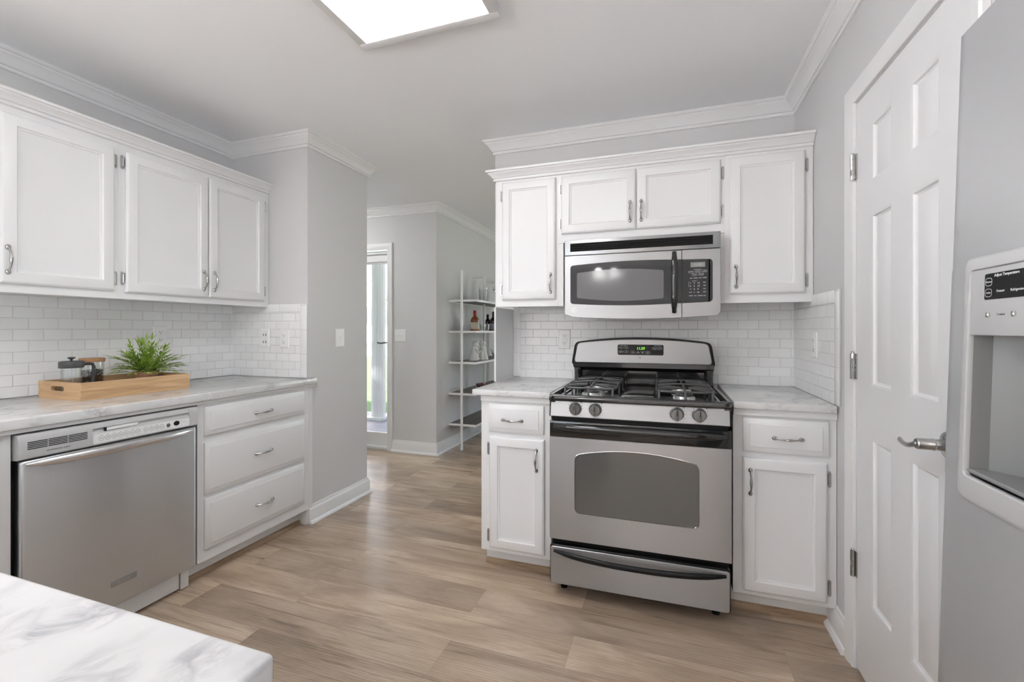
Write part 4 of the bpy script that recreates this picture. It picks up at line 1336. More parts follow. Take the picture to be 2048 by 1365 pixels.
def open_box(g, x0, x1, y0, y1, z0, z1):
    v = [g.bm.verts.new(p) for p in ((x0, y0, z0), (x1, y0, z0), (x1, y1, z0), (x0, y1, z0), (x0, y0, z1), (x1, y0, z1), (x1, y1, z1), (x0, y1, z1))]
    for f in ((0, 1, 2, 3), (4, 7, 6, 5), (3, 2, 6, 7), (0, 3, 7, 4), (1, 5, 6, 2)):
        g.bm.faces.new([v[i] for i in f])
def plan(z, k=0.0):
    return [(0.0962, -0.0088, z), (0.0975, 0.016, z), (0.1005, 0.0200, z), (0.135, 0.058, z), (0.165, 0.064, z), (0.282, 0.064, z), (0.312, 0.058, z), (0.3455, 0.0200, z), (0.3485, 0.016, z), (0.3498, -0.0088, z)]
cv.rings([plan(0.979), plan(1.206)], False, False, closed=False)
for z in (0.979, 1.206):
    cv.bm.faces.new([cv.bm.verts.new(p) for p in plan(z)])
G.build(cv, 'dispenser_cavity', 'cav_plastic', dsp, smooth=25)
tr_pts = [(0.0975, -0.012), (0.3485, -0.012), (0.3485, 0.018), (0.310, 0.057), (0.137, 0.057), (0.0975, 0.018)]
G().prism(tr_pts, 'z', 0.9795, 0.986, 0.002).build('drip_tray', 'cav_plastic', dsp)
for x in (0.265,):
    G().box(x - 0.02, x + 0.02, 0.030, 0.042, 1.10, 1.206, 0.004).build('dispenser_paddle', 'cav_plastic', dsp)

# ------------------------------------------------------------------ pantry door in the right wall (local x = DY1 - world Y, y into wall)
d1 = bpy.data.objects.new('door_1', None)
d1.location = (XR - 0.001, DY1 - 0.003, 0)
d1.rotation_euler = (0, 0, RIGHT)
COL.objects.link(d1); struct(d1, 'white six-panel pantry door beside the refrigerator')
DWD = DY1 - DY0 - 0.006
g = G()
px = [(0.108, 0.252), (0.357, 0.499)]
pz = [(1.706, 1.905), (1.024, 1.602), (0.286, 0.855)]
# stiles and rails around six recessed panels
xs = [0, px[0][0], px[0][1], px[1][0], px[1][1], DWD]
zs = [0.012, pz[2][0], pz[2][1], pz[1][0], pz[1][1], pz[0][0], pz[0][1], DZ - 0.004]
for i in range(5):
    for j in range(7):
        if i in (1, 3) and j in (1, 3, 5):
            x0, x1, z0, z1 = xs[i], xs[i + 1], zs[j], zs[j + 1]
            rs = []
            for ins, y in ((0, 0.0), (0.004, 0.0015), (0.010, 0.003), (0.013, 0.009), (0.019, 0.0115), (0.040, 0.0045), (0.043, 0.0035)):
                rs.append([(x0 + ins, y, z0 + ins), (x0 + ins, y, z1 - ins), (x1 - ins, y, z1 - ins), (x1 - ins, y, z0 + ins)])
            g.rings(rs, False, True)
        else:
            vs = [g.bm.verts.new(p) for p in ((xs[i], 0, zs[j]), (xs[i], 0, zs[j + 1]), (xs[i + 1], 0, zs[j + 1]), (xs[i + 1], 0, zs[j]))]
            g.bm.faces.new(vs)
bmesh.ops.remove_doubles(g.bm, verts=g.bm.verts[:], dist=1e-5)
be = [e for e in g.bm.edges if e.is_boundary]
r_ = bmesh.ops.extrude_edge_only(g.bm, edges=be)
for q in r_['geom']:
    if isinstance(q, bmesh.types.BMVert): q.co.y = 0.035
slab_ = g.build('slab', 'door', d1, smooth=30)
for zc in (1.797, 1.084, 0.376):
    h = G()
    for k in range(5):
        za = zc - 0.046 + k * 0.0184
        h.cyl(0.0075, za + 0.0004, za + 0.0180, (-0.012, -0.010, 0), 'z', 12)
    h.sphere(0.0055, (-0.012, -0.010, zc + 0.048), n=8)
    h.box(-0.010, 0.0045, -0.004, -0.0005, zc - 0.045, zc + 0.045)
    h.box(-0.019, -0.011, -0.008, 0.002, zc - 0.045, zc + 0.045)
    h.build('hinge', 'nickel', d1)['label'] = 'satin nickel butt hinge'
# lever
lx, lz = DY1 - 0.003 - 1.326, 0.937
lv = G()
lv.lathe([(0.033, 0.0), (0.033, -0.004), (0.030, -0.008), (0.022, -0.010), (0.0135, -0.012), (0.0135, -0.030), (0.0145, -0.031), (0.0145, -0.034), (0.0135, -0.035), (0.0135, -0.064), (0.0115, -0.067), (0.0001, -0.067)], (lx, 0, lz), 'y', 24)
pl = []
for k in range(17):
    q = k / 16
    pl.append((lx - 0.004 - 0.100 * q, -0.056 - 0.004 * math.sin(q * PI), lz + 0.004 - 0.018 * q - 0.011 * math.sin(q * PI)))
lv.tube(pl, [0.0085 - 0.002 * math.sin(PI * k / 16) for k in range(17)], 10, (0.65, 1.0))
lv.sphere(0.0045, (lx, -0.068, lz), (1, 0.6, 1), 10)
lv.build('door_handle', 'nickel', d1, smooth=50)['label'] = 'brushed lever handle with a wavy grip'
# casing
ZK = DZ + 0.062
CPF = [(0.0, 0.0), (0.0, -0.009), (0.006, -0.012), (0.018, -0.0125), (0.024, -0.0155), (0.044, -0.018), (0.056, -0.018), (0.062, -0.014), (0.062, 0.0)]
def casing_sweep(g, path, inv=1):
    """path in local (u, z) of the opening; the profile grows away from the opening"""
    n = len(path)
    rs = []
    for i in range(n):
        p = Vector(path[i])
        d0 = (Vector(path[i]) - Vector(path[i - 1])).normalized() if i else None
        d1_ = (Vector(path[i + 1]) - Vector(path[i])).normalized() if i < n - 1 else None
        d0 = d0 or d1_; d1_ = d1_ or d0
        n0, n1 = Vector((-d0.y, d0.x)), Vector((-d1_.y, d1_.x))
        mv = n0 + n1; mv = mv / mv.dot(n0)
        rs.append([(p.x + mv.x * a, b_, p.y + mv.y * a) for a, b_ in CPF])
    g.rings(rs)
    return g
w0, w1 = -0.003 - 0.008, DWD + 0.003 + 0.006
cas = bpy.data.objects.new('trim_5', None)
cas.location = (XR - 0.0005, DY1 - 0.003, 0); cas.rotation_euler = (0, 0, RIGHT)
COL.objects.link(cas); struct(cas, 'white casing around the pantry door')
casing_sweep(G(), [(w0, 0.0), (w0, DZ + 0.004), (w1, DZ + 0.004), (w1, 0.0)]).build('casing', 'trim', cas, smooth=25)
g = G()
g.box(-0.008, -0.0035, 0.0, 0.12, 0.0, DZ); g.box(DWD + 0.0035, DWD + 0.006, 0.0, 0.12, 0, DZ); g.box(-0.008, DWD + 0.006, 0.0, 0.12, DZ - 0.0005, DZ)
g.build('jamb', 'trim', cas, smooth=0)

# ------------------------------------------------------------------ entry door with glass (local x = world X, y = +Y)
d2 = bpy.data.objects.new('door_2', None)
d2.location = (EX0, YD, 0)
COL.objects.link(d2); struct(d2, 'white full-glass entry door beyond the grey wall')
W2 = EX1 - EX0
g = G()
g.box(0.03, 0.10, 0.05, 0.09, 0.03, 2.02); g.box(W2 - 0.012, W2 - 0.002, 0.05, 0.09, 0.03, 2.02)
g.box(0.10, W2 - 0.004, 0.05, 0.09, 1.893, 2.02); g.box(0.10, W2 - 0.004, 0.05, 0.09, 0.03, 0.158)
g.box(0.10, W2 - 0.004, 0.036, 0.05, 1.905, 1.975, 0.008); g.box(0.10, W2 - 0.004, 0.030, 0.05, 1.985, 2.008, 0.004)
g.build('door_frame', 'trim', d2, smooth=20)
G().box(0.09, W2 - 0.006, 0.066, 0.072, 0.15, 1.90).build('glass_pane', 'pane', d2, smooth=0)
G().box(0.02, W2, 0.0, 0.11, 0.0, 0.028, 0.004).build('threshold', 'trim', d2)
G().tube([(W2 - 0.030, 0.045, 1.082), (W2 - 0.034, 0.0, 1.083), (W2 - 0.060, -0.004, 1.079), (W2 - 0.090, -0.002, 1.076), (W2 - 0.12, -0.002, 1.084)], 0.007, 8).build('door_handle', 'iron', d2)
portal((EX0 + W2 / 2, YD + 0.2, 1.03), (-PI / 2, 0, 0), W2, 1.75)
cas2 = bpy.data.objects.new('trim_6', None)
cas2.location = (EX0, YD + 0.0005, 0)
COL.objects.link(cas2); struct(cas2, 'white casing around the glass entry door')
casing_sweep(G(), [(0.0, 0.0), (0.0, 2.025), (W2, 2.025), (W2, 0.0)]).build('casing', 'trim', cas2, smooth=25)

# ------------------------------------------------------------------ ceiling light and chandelier
cl = thing('ceiling_light', 'large rectangular lit ceiling fixture with a white frame', 'light', (-0.910, 0.96, ZC - 0.031), 0)
fw, fl = 0.310, 0.610
g = G()
for a, b, c0, d0 in ((-fw, fw, fl - 0.036, fl), (-fw, fw, -fl, -fl + 0.036), (-fw, -fw + 0.036, -fl + 0.036, fl - 0.036), (fw - 0.036, fw, -fl + 0.036, fl - 0.036)):
    g.box(a, b, c0, d0, 0.0, 0.0305, 0.003)
g.build('frame', 'trim', cl)
G().box(-fw + 0.034, fw - 0.034, -fl + 0.034, fl - 0.034, 0.006, 0.010).build('diffuser', 'diffuser', cl, smooth=0)['label'] = 'glowing white diffuser panel'

ch = thing('chandelier', 'small chandelier with lit glass shades hanging behind the camera, seen in the microwave glass', 'light', (-1.0, -2.9, 2.02), 0)
g = G()
g.cyl(0.010, 0.10, ZC - 2.021, (0, 0, 0), 'z', 10); g.lathe([(0.06, ZC - 2.021), (0.055, ZC - 2.04), (0.01, ZC - 2.06)], (0, 0, 0), 'z', 20); g.sphere(0.03, (0, 0, 0.12), n=12)
g.build('stem', 'nickel', ch)
for k in range(3):
    a = math.radians(0 + 120 * k)
    c_, s_ = math.cos(a), math.sin(a)
    arm = G().tube([(0.02 * c_, 0.02 * s_, 0.12), (0.08 * c_, 0.08 * s_, 0.19), (0.14 * c_, 0.14 * s_, 0.24), (0.16 * c_, 0.16 * s_, 0.22)], 0.006, 8).build('arm', 'nickel', ch)
    G().lathe([(0.035, 0.21), (0.075, 0.10), (0.072, 0.10), (0.032, 0.205)], (0.16 * c_, 0.16 * s_, 0), 'z', 20).build('shade', 'bulbshade', arm)

fl_ = thing('added_foyer_light', 'unseen dome light added on the foyer ceiling to brighten the entry wall', 'light', (-3.40, 3.05, ZC - 0.10), 0)  # unseen lamp added to brighten the entry wall
G().lathe([(0.0001, 0.0), (0.08, 0.008), (0.14, 0.035), (0.165, 0.075), (0.165, 0.08), (0.0001, 0.08)], (0, 0, 0), 'z', 28).build('fill_dome', 'added_foyer_glow', fl_, smooth=50)
G().lathe([(0.172, 0.078), (0.172, 0.0995), (0.0001, 0.0995)], (0, 0, 0), 'z', 28).build('rim', 'nickel', fl_)

# ------------------------------------------------------------------ outlets and switches
def plate(name, label, cat, loc, rz, w, h, kind, group=None):
    t = thing(name, label, cat, loc, rz, group or ('wall outlets' if cat == 'outlet' else 'light switches'))
    G().panel(-w / 2, w / 2, -h / 2, h / 2, [(0, 0), (0, -0.002), (0.004, -0.0058), (0.006, -0.006)]).build('cover_plate', 'white_plastic', t, smooth=20)
    if kind == 'duplex2':
        for z in (0.020, -0.026):
            for x in (-0.008, 0.012):
                G().box(x - 0.0025, x + 0.0025, -0.0064, -0.004, z - 0.0075, z + 0.0075).build('slot', 'void', t, smooth=0)
    elif kind == 'gfci':
        G().box(-0.017, 0.017, -0.0075, -0.004, -0.034, 0.034, 0.001).build('receptacle', 'white_plastic', t)
        for z in (0.021, -0.021):
            for x in (-0.006, 0.006):
                G().box(x - 0.001, x + 0.001, -0.0079, -0.006, z - 0.002, z + 0.005).build('slot', 'void', t, smooth=0)
            G().cyl(0.0022, -0.0079, -0.006, (0, 0, z - 0.008), 'y', 10).build('ground_hole', 'void', t)
        G().box(-0.010, 0.010, -0.0085, -0.006, -0.005, 0.005, 0.001).build('reset_button', 'white_plastic', t)
    else:
        n = {'switch1': (0,), 'switch2': (-0.023, 0.023)}[kind]
        for x in n:
            G().box(x - 0.006, x + 0.006, -0.0075, -0.004, -0.012, 0.012, 0.001).build('switch_slot', 'white_plastic', t)
            G().prism([(-0.006, -0.006), (-0.019, 0.004), (-0.018, 0.009), (-0.006, 0.006)], 'x', x - 0.004, x + 0.004).build('toggle', 'white_plastic', t, smooth=0)
    return t
OG = 'outlets'
plate('outlet', 'white two-slot outlet on the end tile wall, nearer the left corner', 'outlet', (-2.463, YP - 0.0072, 1.1615), BACK, 0.073, 0.117, 'duplex2')
plate('outlet', 'white outlet with reset button on the end tile wall, nearer the grey wall', 'outlet', (-2.300, YP - 0.0072, 1.158), BACK, 0.075, 0.117, 'gfci')
plate('outlet', 'white outlet on the left tile wall, half hidden behind the plant', 'outlet', (XL + 0.0072, 1.734, 1.180), LEFT, 0.073, 0.117, 'gfci')
plate('outlet', 'white outlet on the back tile wall just left of the range', 'outlet', (-0.600, YB - 0.0072, 1.155), BACK, 0.074, 0.118, 'gfci')
plate('outlet', 'white outlet on the right tile wall, in the corner by the door', 'outlet', (XR - 0.0072, 2.318, 1.146), RIGHT, 0.073, 0.117, 'gfci')
plate('light_switch', 'single white toggle switch on the grey wall beside the counter', 'switch', (XP + 0.0002, 2.471, 1.159), LEFT, 0.080, 0.122, 'switch1')
plate('light_switch', 'double white switch plate beside the glass entry door', 'switch', (-2.518, YD - 0.0002, 1.157), BACK, 0.128, 0.122, 'switch2')

# ------------------------------------------------------------------ tray and what stands in it
ZCT = ZT - 0.002
ty0, ty1, tx0, tx1, th_ = 1.180, 1.628, -2.652, -2.352, 0.076
tray = thing('serving_tray', 'long shallow wooden serving tray with hand slots on the left counter', 'tray', ((tx0 + tx1) / 2, (ty0 + ty1) / 2, ZCT), 0)
hx, hy = (tx1 - tx0) / 2, (ty1 - ty0) / 2
tb_ = 0.010
G().box(-hx + tb_, hx - tb_, -hy + tb_, hy - tb_, 0.001, 0.009).build('bottom', 'tray', tray, smooth=0)
for sg in (-1, 1):
    G().box(min(sg * hx, sg * (hx - tb_)), max(sg * hx, sg * (hx - tb_)), -hy, hy, 0.0, th_, 0.001, 1).build('long_side', 'tray', tray, smooth=0)
slot = []
for cx_, a0 in ((0.045 - 0.011, -90), (-0.045 + 0.011, 90)):
    for k in range(9):
        a = math.radians(a0 + 180 * k / 8)
        slot.append((cx_ - 0.012 + 0.011 * math.cos(a), 0.046 + 0.011 * math.sin(a)))
for sg in (-1, 1):
    y0_, y1_ = (-hy, -hy + tb_) if sg < 0 else (hy - tb_, hy)
    e = frame_with_hole((-hx + tb_, hx - tb_, 0.0, th_), slot, y1_, y0_).build('short_side', 'tray_end', tray, smooth=0)
ZB = ZCT + 0.0092
# french press
fp = thing('french_press', 'black lidded glass french press standing in the tray', 'french press', (-2.515, 1.228, ZB), 0)
zl = 1.049 - ZB
G().lathe([(0.034, 0.0), (0.035, 0.002), (0.035, zl + 0.004), (0.0335, zl + 0.004), (0.0335, 0.003), (0.0001, 0.003)], (0, 0, 0), 'z', 28).build('beaker', 'jarglass', fp)
G().lathe([(0.0405, zl - 0.004), (0.0415, zl), (0.0415, zl + 0.020), (0.040, zl + 0.0245), (0.030, zl + 0.0265), (0.0001, zl + 0.0270)], (0, 0, 0), 'z', 32).build('lid', 'press_grey', fp)
G().lathe([(0.004, zl + 0.026), (0.005, zl + 0.034), (0.0125, zl + 0.038), (0.0135, zl + 0.041), (0.012, zl + 0.044), (0.0001, zl + 0.045)], (0, 0, 0), 'z', 20).build('plunger_knob', 'press_grey', fp)
G().cyl(0.0016, 0.02, zl + 0.03, (0, 0, 0), 'z', 8).build('plunger_rod', 'chrome', fp)
G().lathe([(0.032, 0.018), (0.032, 0.024), (0.0001, 0.024)], (0, 0, 0), 'z', 24).build('plunger_disc', 'chrome', fp)
G().tube([(0.012, 0.032, zl + 0.010), (0.012, 0.052, zl + 0.011), (0.014, 0.068, zl + 0.009), (0.015, 0.073, zl - 0.004), (0.014, 0.070, 0.055), (0.012, 0.064, 0.015)], [0.006, 0.006, 0.0065, 0.0065, 0.006, 0.005], 10, (0.8, 1.1)).build('handle', 'press_grey', fp, smooth=60)
# jar of beans
jr = thing('storage_jar', 'glass jar with a wooden lid between the french press and the plant', 'jar', (-2.580, 1.336, ZB), 0)
jt = 1.063 - ZB
G().lathe([(0.040, 0.0), (0.043, 0.003), (0.043, jt), (0.0405, jt), (0.0405, 0.004), (0.0001, 0.004)], (0, 0, 0), 'z', 32).build('glass_body', 'jarglass', jr)
G().lathe([(0.0445, jt), (0.046, jt + 0.001), (0.046, jt + 0.017), (0.0445, jt + 0.0185), (0.0001, jt + 0.0185)], (0, 0, 0), 'z', 32).build('lid', 'lidwood', jr)
random.seed(11)
g = G()
g.cyl(0.033, 0.0045, 0.098, (0, 0, 0), 'z', 20)
for k in range(520):
    a = random.uniform(0, 2 * PI)
    top_ = k > 430
    r_ = random.uniform(0.0, 0.034) if top_ else random.uniform(0.0315, 0.0355)
    z_ = 0.099 + random.uniform(-0.002, 0.005) if top_ else random.uniform(0.008, 0.100)
    q = bmesh.ops.create_uvsphere(g.bm, u_segments=6, v_segments=4, radius=0.0046)
    R_ = Matrix.Rotation(random.uniform(0, PI), 3, 'X') @ Matrix.Rotation(random.uniform(0, PI), 3, 'Z')
    for v_ in q['verts']:
        v_.co = R_ @ Vector((v_.co.x * 0.72, v_.co.y * 1.05, v_.co.z * 0.55)) + Vector((r_ * math.cos(a), r_ * math.sin(a), z_))
tag(g.build('coffee_beans', 'bean', smooth=60, loc=(-2.580, 1.336, ZB)), 'dark roasted coffee beans filling the glass jar', 'coffee beans', kind='stuff')
# plant
pp = thing('potted_plant', 'bushy green bamboo-leaf plant in a terracotta pot in the tray', 'plant', (-2.52, 1.528, ZB), 0)
ph = 1.003 - ZB
G().lathe([(0.034, 0.0), (0.047, ph - 0.016), (0.052, ph - 0.016), (0.053, ph), (0.047, ph), (0.045, ph - 0.012), (0.0001, ph - 0.012)], (0, 0, 0), 'z', 28).build('pot', 'terracotta', pp)
G().lathe([(0.045, ph - 0.013), (0.0001, ph - 0.006)], (0, 0, 0), 'z', 20).build('soil', 'soil', pp)
random.seed(5)
sg_, lf = G(), G()
def leaf(g, p, d, up, L, w):
    d = d.normalized()
    sd = d.cross(up)
    if sd.length < 1e-3: sd = Vector((1, 0, 0))
    sd.normalize()
    nn = sd.cross(d)
    A = p; B1 = p + d * L * 0.38 + sd * w + nn * 0.0008; B2 = p + d * L * 0.38 - sd * w + nn * 0.0008
    Cc = p + d * L * 0.40 - nn * 0.0012; T = p + d * L - nn * L * 0.10
    v = [g.bm.verts.new(x) for x in (A, B1, T, B2, Cc)]
    g.bm.faces.new((v[0], v[1], v[4])); g.bm.faces.new((v[1], v[2], v[4])); g.bm.faces.new((v[2], v[3], v[4])); g.bm.faces.new((v[3], v[0], v[4]))
for k in range(78):
    az = 2 * PI * k * 0.381966 + random.uniform(-0.2, 0.2)
    u_ = (k + 0.5) / 78
    el = math.radians(86 - 74 * u_ ** 0.62 + random.uniform(-7, 7))
    L_ = random.uniform(0.115, 0.170) if el > 0.7 else random.uniform(0.13, 0.19)
    if math.sin(az) < -0.4 and el < 0.6:
        L_ *= 0.90                      # room for the jar
    dirv = Vector((math.cos(az) * math.cos(el) * 0.82, math.sin(az) * math.cos(el), math.sin(el)))
    p0 = Vector((random.uniform(-0.02, 0.02), random.uniform(-0.02, 0.02), ph - 0.01))
    pts = []
    for i in range(8):
        q = i / 7
        droop = -0.050 * q * q * math.cos(el) * L_ / 0.17
        pts.append(p0 + dirv * L_ * q + Vector((0, 0, droop + 0.015 * q)))
    pts = [Vector((p.x, p.y, max(p.z, ph - 0.016 if (p.x ** 2 + p.y ** 2) < 0.0036 else 0.082))) for p in pts]
    if (pts[-1] - Vector((-0.060, -0.192, pts[-1].z))).length < 0.085 and pts[-1].z < 0.17:
        continue
    sg_.tube([tuple(p) for p in pts], [0.0011 - 0.0006 * i / 7 for i in range(8)], 5)
    for i in range(2, 8):
        t_ = (pts[i] - pts[i - 1]).normalized()
        for s2 in (-1, 1):
            side = t_.cross(Vector((0, 0, 1)))
            side = side.normalized() if side.length > 1e-3 else Vector((1, 0, 0))
            dd = t_ * random.uniform(0.75, 1.05) + side * s2 * random.uniform(0.45, 0.8) + Vector((0, 0, random.uniform(-0.15, 0.25)))
            leaf(lf, pts[i] - t_ * random.uniform(0, 0.012), dd, Vector((0, 0, 1)), random.uniform(0.028, 0.044), random.uniform(0.0034, 0.0052))
    leaf(lf, pts[-1], t_, Vector((0, 0, 1)), random.uniform(0.032, 0.046), 0.0055)
sg_.build('stems', 'stem', pp, smooth=60)
lf.build('foliage', 'leaf', pp, smooth=0)

# ------------------------------------------------------------------ wall shelf unit in the dining room
SX0, SX1, SXP = XD + 0.003, -1.808, -1.963
SY0, SY1 = 4.035, 5.20
sh = thing('bar_shelf', 'white metal five-tier open shelf with dark boards against the dining wall', 'shelf', (SXP, SY0, 0), 0)
def shl(x, y): return x - SXP, y - SY0
SZ = [0.258, 0.570, 0.886, 1.200, 1.515]
for zt_ in SZ:
    b_ = G().box(SX0 - SXP + 0.004, SX1 - SXP - 0.004, 0.004, SY1 - SY0 - 0.004, zt_ - 0.012, zt_, 0.001, 1).build('shelf_board', 'shelfwood', sh, smooth=0)
    b_['label'] = 'dark wood shelf board'
    g = G()
    g.box(SX0 - SXP, SX1 - SXP, -0.002, 0.004, zt_ - 0.018, zt_ + 0.003); g.box(SX1 - SXP - 0.004, SX1 - SXP, 0.004, SY1 - SY0, zt_ - 0.018, zt_ + 0.003)
    g.box(SX0 - SXP, SX0 - SXP + 0.003, 0.004, SY1 - SY0, zt_ - 0.018, zt_ + 0.003); g.box(SX0 - SXP, SX1 - SXP, SY1 - SY0 - 0.004, SY1 - SY0 + 0.002, zt_ - 0.018, zt_ + 0.003)
    g.build('shelf_edge', 'shelfmetal', b_, smooth=0)
for py_ in (4.030, 4.602, 5.190):
    po = G().box(-0.010, 0.010, py_ - SY0 - 0.012, py_ - SY0 + 0.006, 0.0, 1.818).build('post', 'shelfmetal', sh, smooth=0)
    G().box(SX0 - SXP, 0.0, py_ - SY0 - 0.004, py_ - SY0 + 0.004, 1.800, 1.810).build('wall_bracket', 'shelfmetal', po, smooth=0)
def on_shelf(i): return SZ[i] + 0.0005
def bottle(label, loc, sc, mat, extras):
    t = thing('bottle', label, 'bottle', loc, 0, 'bottles on the bar shelf')
    G().lathe([(p[0] * sc, p[1] * sc) for p in extras['prof']], (0, 0, 0), 'z', 24).build('body', mat, t)
    G().lathe([(p[0] * sc, p[1] * sc) for p in extras['cap']], (0, 0, 0), 'z', 20).build('cap', extras['capmat'], t)
    lab = extras['label']
    rs = []
    for zz in (lab[1], lab[2]):
        rs.append([((lab[0] + 0.0006) * sc * math.cos(a), (lab[0] + 0.0006) * sc * math.sin(a), zz * sc) for a in [math.radians(-150 + 15 * k) for k in range(15)]])
    g = G(); g.rings(rs, False, False, closed=False)
    g.build('paper_label', extras['labmat'], t)
    return t
BP1 = [(0.042, 0), (0.045, 0.004), (0.045, 0.105), (0.040, 0.125), (0.018, 0.150), (0.0145, 0.165), (0.0145, 0.200), (0.0001, 0.200)]
bottle('square-shouldered amber whiskey bottle with red wax neck on the bar shelf', (-1.955, 4.33, on_shelf(3)), 1.05, 'whiskey',
       {'prof': BP1, 'cap': [(0.0165, 0.152), (0.0165, 0.205), (0.015, 0.210), (0.0001, 0.210)], 'capmat': 'wax', 'label': (0.045, 0.020, 0.088), 'labmat': 'cream'})
bottle('dark plum bottle with a black cap at the right of the bar shelf', (-1.930, 4.80, on_shelf(3)), 1.05, 'darkbottle',
       {'prof': BP1, 'cap': [(0.0155, 0.165), (0.0155, 0.215), (0.0001, 0.216)], 'capmat': 'black', 'label': (0.045, 0.018, 0.080), 'labmat': 'purple'})
bottle('dark bottle half hidden behind the plum bottle on the bar shelf', (-2.020, 4.84, on_shelf(3)), 0.95, 'darkbottle',
       {'prof': BP1, 'cap': [(0.0155, 0.165), (0.0155, 0.205), (0.0001, 0.206)], 'capmat': 'black', 'label': (0.045, 0.020, 0.070), 'labmat': 'cream'})
def glassware(name, label, cat, loc, prof, mat='glass', n=20, group=None):
    o = G().lathe(prof, (0, 0, 0), 'z', n).build(name, mat, smooth=40, loc=loc)
    return tag(o, label, cat, group)
TUM = [(0.034, 0), (0.038, 0.075), (0.0355, 0.075), (0.032, 0.012), (0.0001, 0.010)]
glassware('tumbler', 'short clear tumbler right beside the amber whiskey bottle', 'glass', (-1.895, 4.385, on_shelf(3)), TUM, group='tumblers on the bar shelf')
glassware('tumbler', 'short clear tumbler between the two frame posts of the bar shelf', 'glass', (-1.90, 4.50, on_shelf(3)), TUM, group='tumblers on the bar shelf')
g = G()
g.lathe([(0.038, 0), (0.042, 0.005), (0.046, 0.150), (0.050, 0.170), (0.047, 0.170), (0.042, 0.145), (0.038, 0.012), (0.0001, 0.010)], (0, 0, 0), 'z', 20)
for r in range(9):
    for k in range(12):
        a = 2 * PI * (k + 0.5 * (r % 2)) / 12
        rr = 0.043 + 0.003 * r / 9
        g.sphere(0.005, (rr * math.cos(a), rr * math.sin(a), 0.018 + r * 0.015), n=6)
tag(g.build('glass_vase', 'glass', smooth=60, loc=(-1.93, 4.50, on_shelf(4))), 'cut crystal vase with beaded sides on the top shelf', 'vase')
glassware('glass_candlestick', 'tall stemmed clear glass piece at the right of the top shelf', 'glass', (-1.90, 4.83, on_shelf(4)), [(0.040, 0), (0.040, 0.006), (0.012, 0.016), (0.009, 0.06), (0.014, 0.07), (0.009, 0.08), (0.010, 0.12), (0.045, 0.16), (0.048, 0.205), (0.045, 0.205), (0.040, 0.165), (0.0001, 0.130)])
glassware('crystal_bowl', 'flared clear crystal bowl at the right of the middle shelf', 'bowl', (-1.90, 4.84, on_shelf(2)), [(0.03, 0), (0.034, 0.006), (0.060, 0.045), (0.085, 0.095), (0.081, 0.096), (0.055, 0.050), (0.028, 0.012), (0.0001, 0.010)], n=12)
glassware('glass_bowl', 'small rose-pink glass bowl on the shelf below the figurines', 'bowl', (-1.90, 4.42, on_shelf(1)), [(0.028, 0), (0.032, 0.005), (0.062, 0.028), (0.080, 0.056), (0.076, 0.057), (0.056, 0.032), (0.028, 0.012), (0.0001, 0.010)], 'pinkglass', n=14)
def figurine(label, loc, rz, lean):
    g = G()
    # kneeling figure: wide draped base, torso, bowed head
    g.lathe([(0.050, 0.0), (0.054, 0.012), (0.046, 0.045), (0.036, 0.075), (0.034, 0.095), (0.038, 0.120), (0.030, 0.140), (0.014, 0.150), (0.0001, 0.152)], (0, 0, 0), 'z', 18, (1.0, 0.75))
    for v_ in g.bm.verts:
        v_.co.x += lean * 0.30 * (v_.co.z / 0.15) ** 1.3
    g.sphere(0.034, (lean * 0.36, 0, 0.176), (1.1, 0.95, 1.0), 16)
    g.lathe([(0.022, 0.135), (0.020, 0.155)], (lean * 0.32, 0, 0), 'z', 14)
    for sy in (-1, 1):
        g.sphere(0.016, (lean * 0.36 + 0.012, sy * 0.024, 0.196), (1.2, 1.0, 1.0), 10)
    g.tube([(lean * 0.25, 0.026, 0.125), (lean * 0.45 + 0.02, 0.030, 0.085), (lean * 0.7 + 0.03, 0.018, 0.10)], [0.011, 0.010, 0.008], 8)
    g.tube([(lean * 0.25, -0.026, 0.125), (lean * 0.45 + 0.02, -0.030, 0.085), (lean * 0.7 + 0.03, -0.018, 0.10)], [0.011, 0.010, 0.008], 8)
    g.sphere(0.020, (0.035, 0, 0.018), (1.5, 1.2, 0.9), 12)
    o = g.build('figurine', 'plaster', smooth=60, loc=loc)
    o.rotation_euler = (0, 0, rz)
    return tag(o, label, 'figurine', 'white figurines on the middle shelf')
figurine('white plaster kneeling figurine, left one of the facing pair', (-1.955, 4.305, on_shelf(2)), math.radians(35), 0.05)
figurine('white plaster kneeling figurine, right one of the facing pair', (-1.900, 4.435, on_shelf(2)), math.radians(205), 0.03)

# ------------------------------------------------------------------ outside the entry door
struct(G().box(-8.0, -4.32, YD, YD + 0.12, -0.6, 2.62).build('wall_added_facade', 'siding', smooth=0), 'unseen white house front added to keep sun off the porch')  # unseen wall added to stop sun reaching the porch column
g = G()
for k in range(18):
    y = 3.92 + k * 0.125
    g.box(-8.0, -2.25, y, y + 0.120, -0.19, -0.15)
struct(g.build('porch_floor', 'deck', smooth=0), 'grey painted porch deck')
struct(G().box(-60, 60, 6.3, 24, -0.62, -0.5).build('ground_lawn', 'grass', smooth=0), 'green lawn')
struct(G().box(-60, 60, 24, 34, -0.62, -0.49).build('ground_road', 'road', smooth=0), 'pale road beyond the lawn')
struct(G().box(-2.2, 9, 6.64, 14, -0.55, -0.30).build('ground_bounce_patio', 'road', smooth=0), 'unseen pale patio added to bounce neutral light into the dining room')  # added in place of grass so light bounced indoors stays neutral
struct(G().box(-14, -2.9, -12, 1.9, -0.30, -0.12).build('ground_bounce_left', 'terrace', smooth=0), 'unseen pale terrace on the left, added to bounce light indoors')  # added reflector ground below the left window
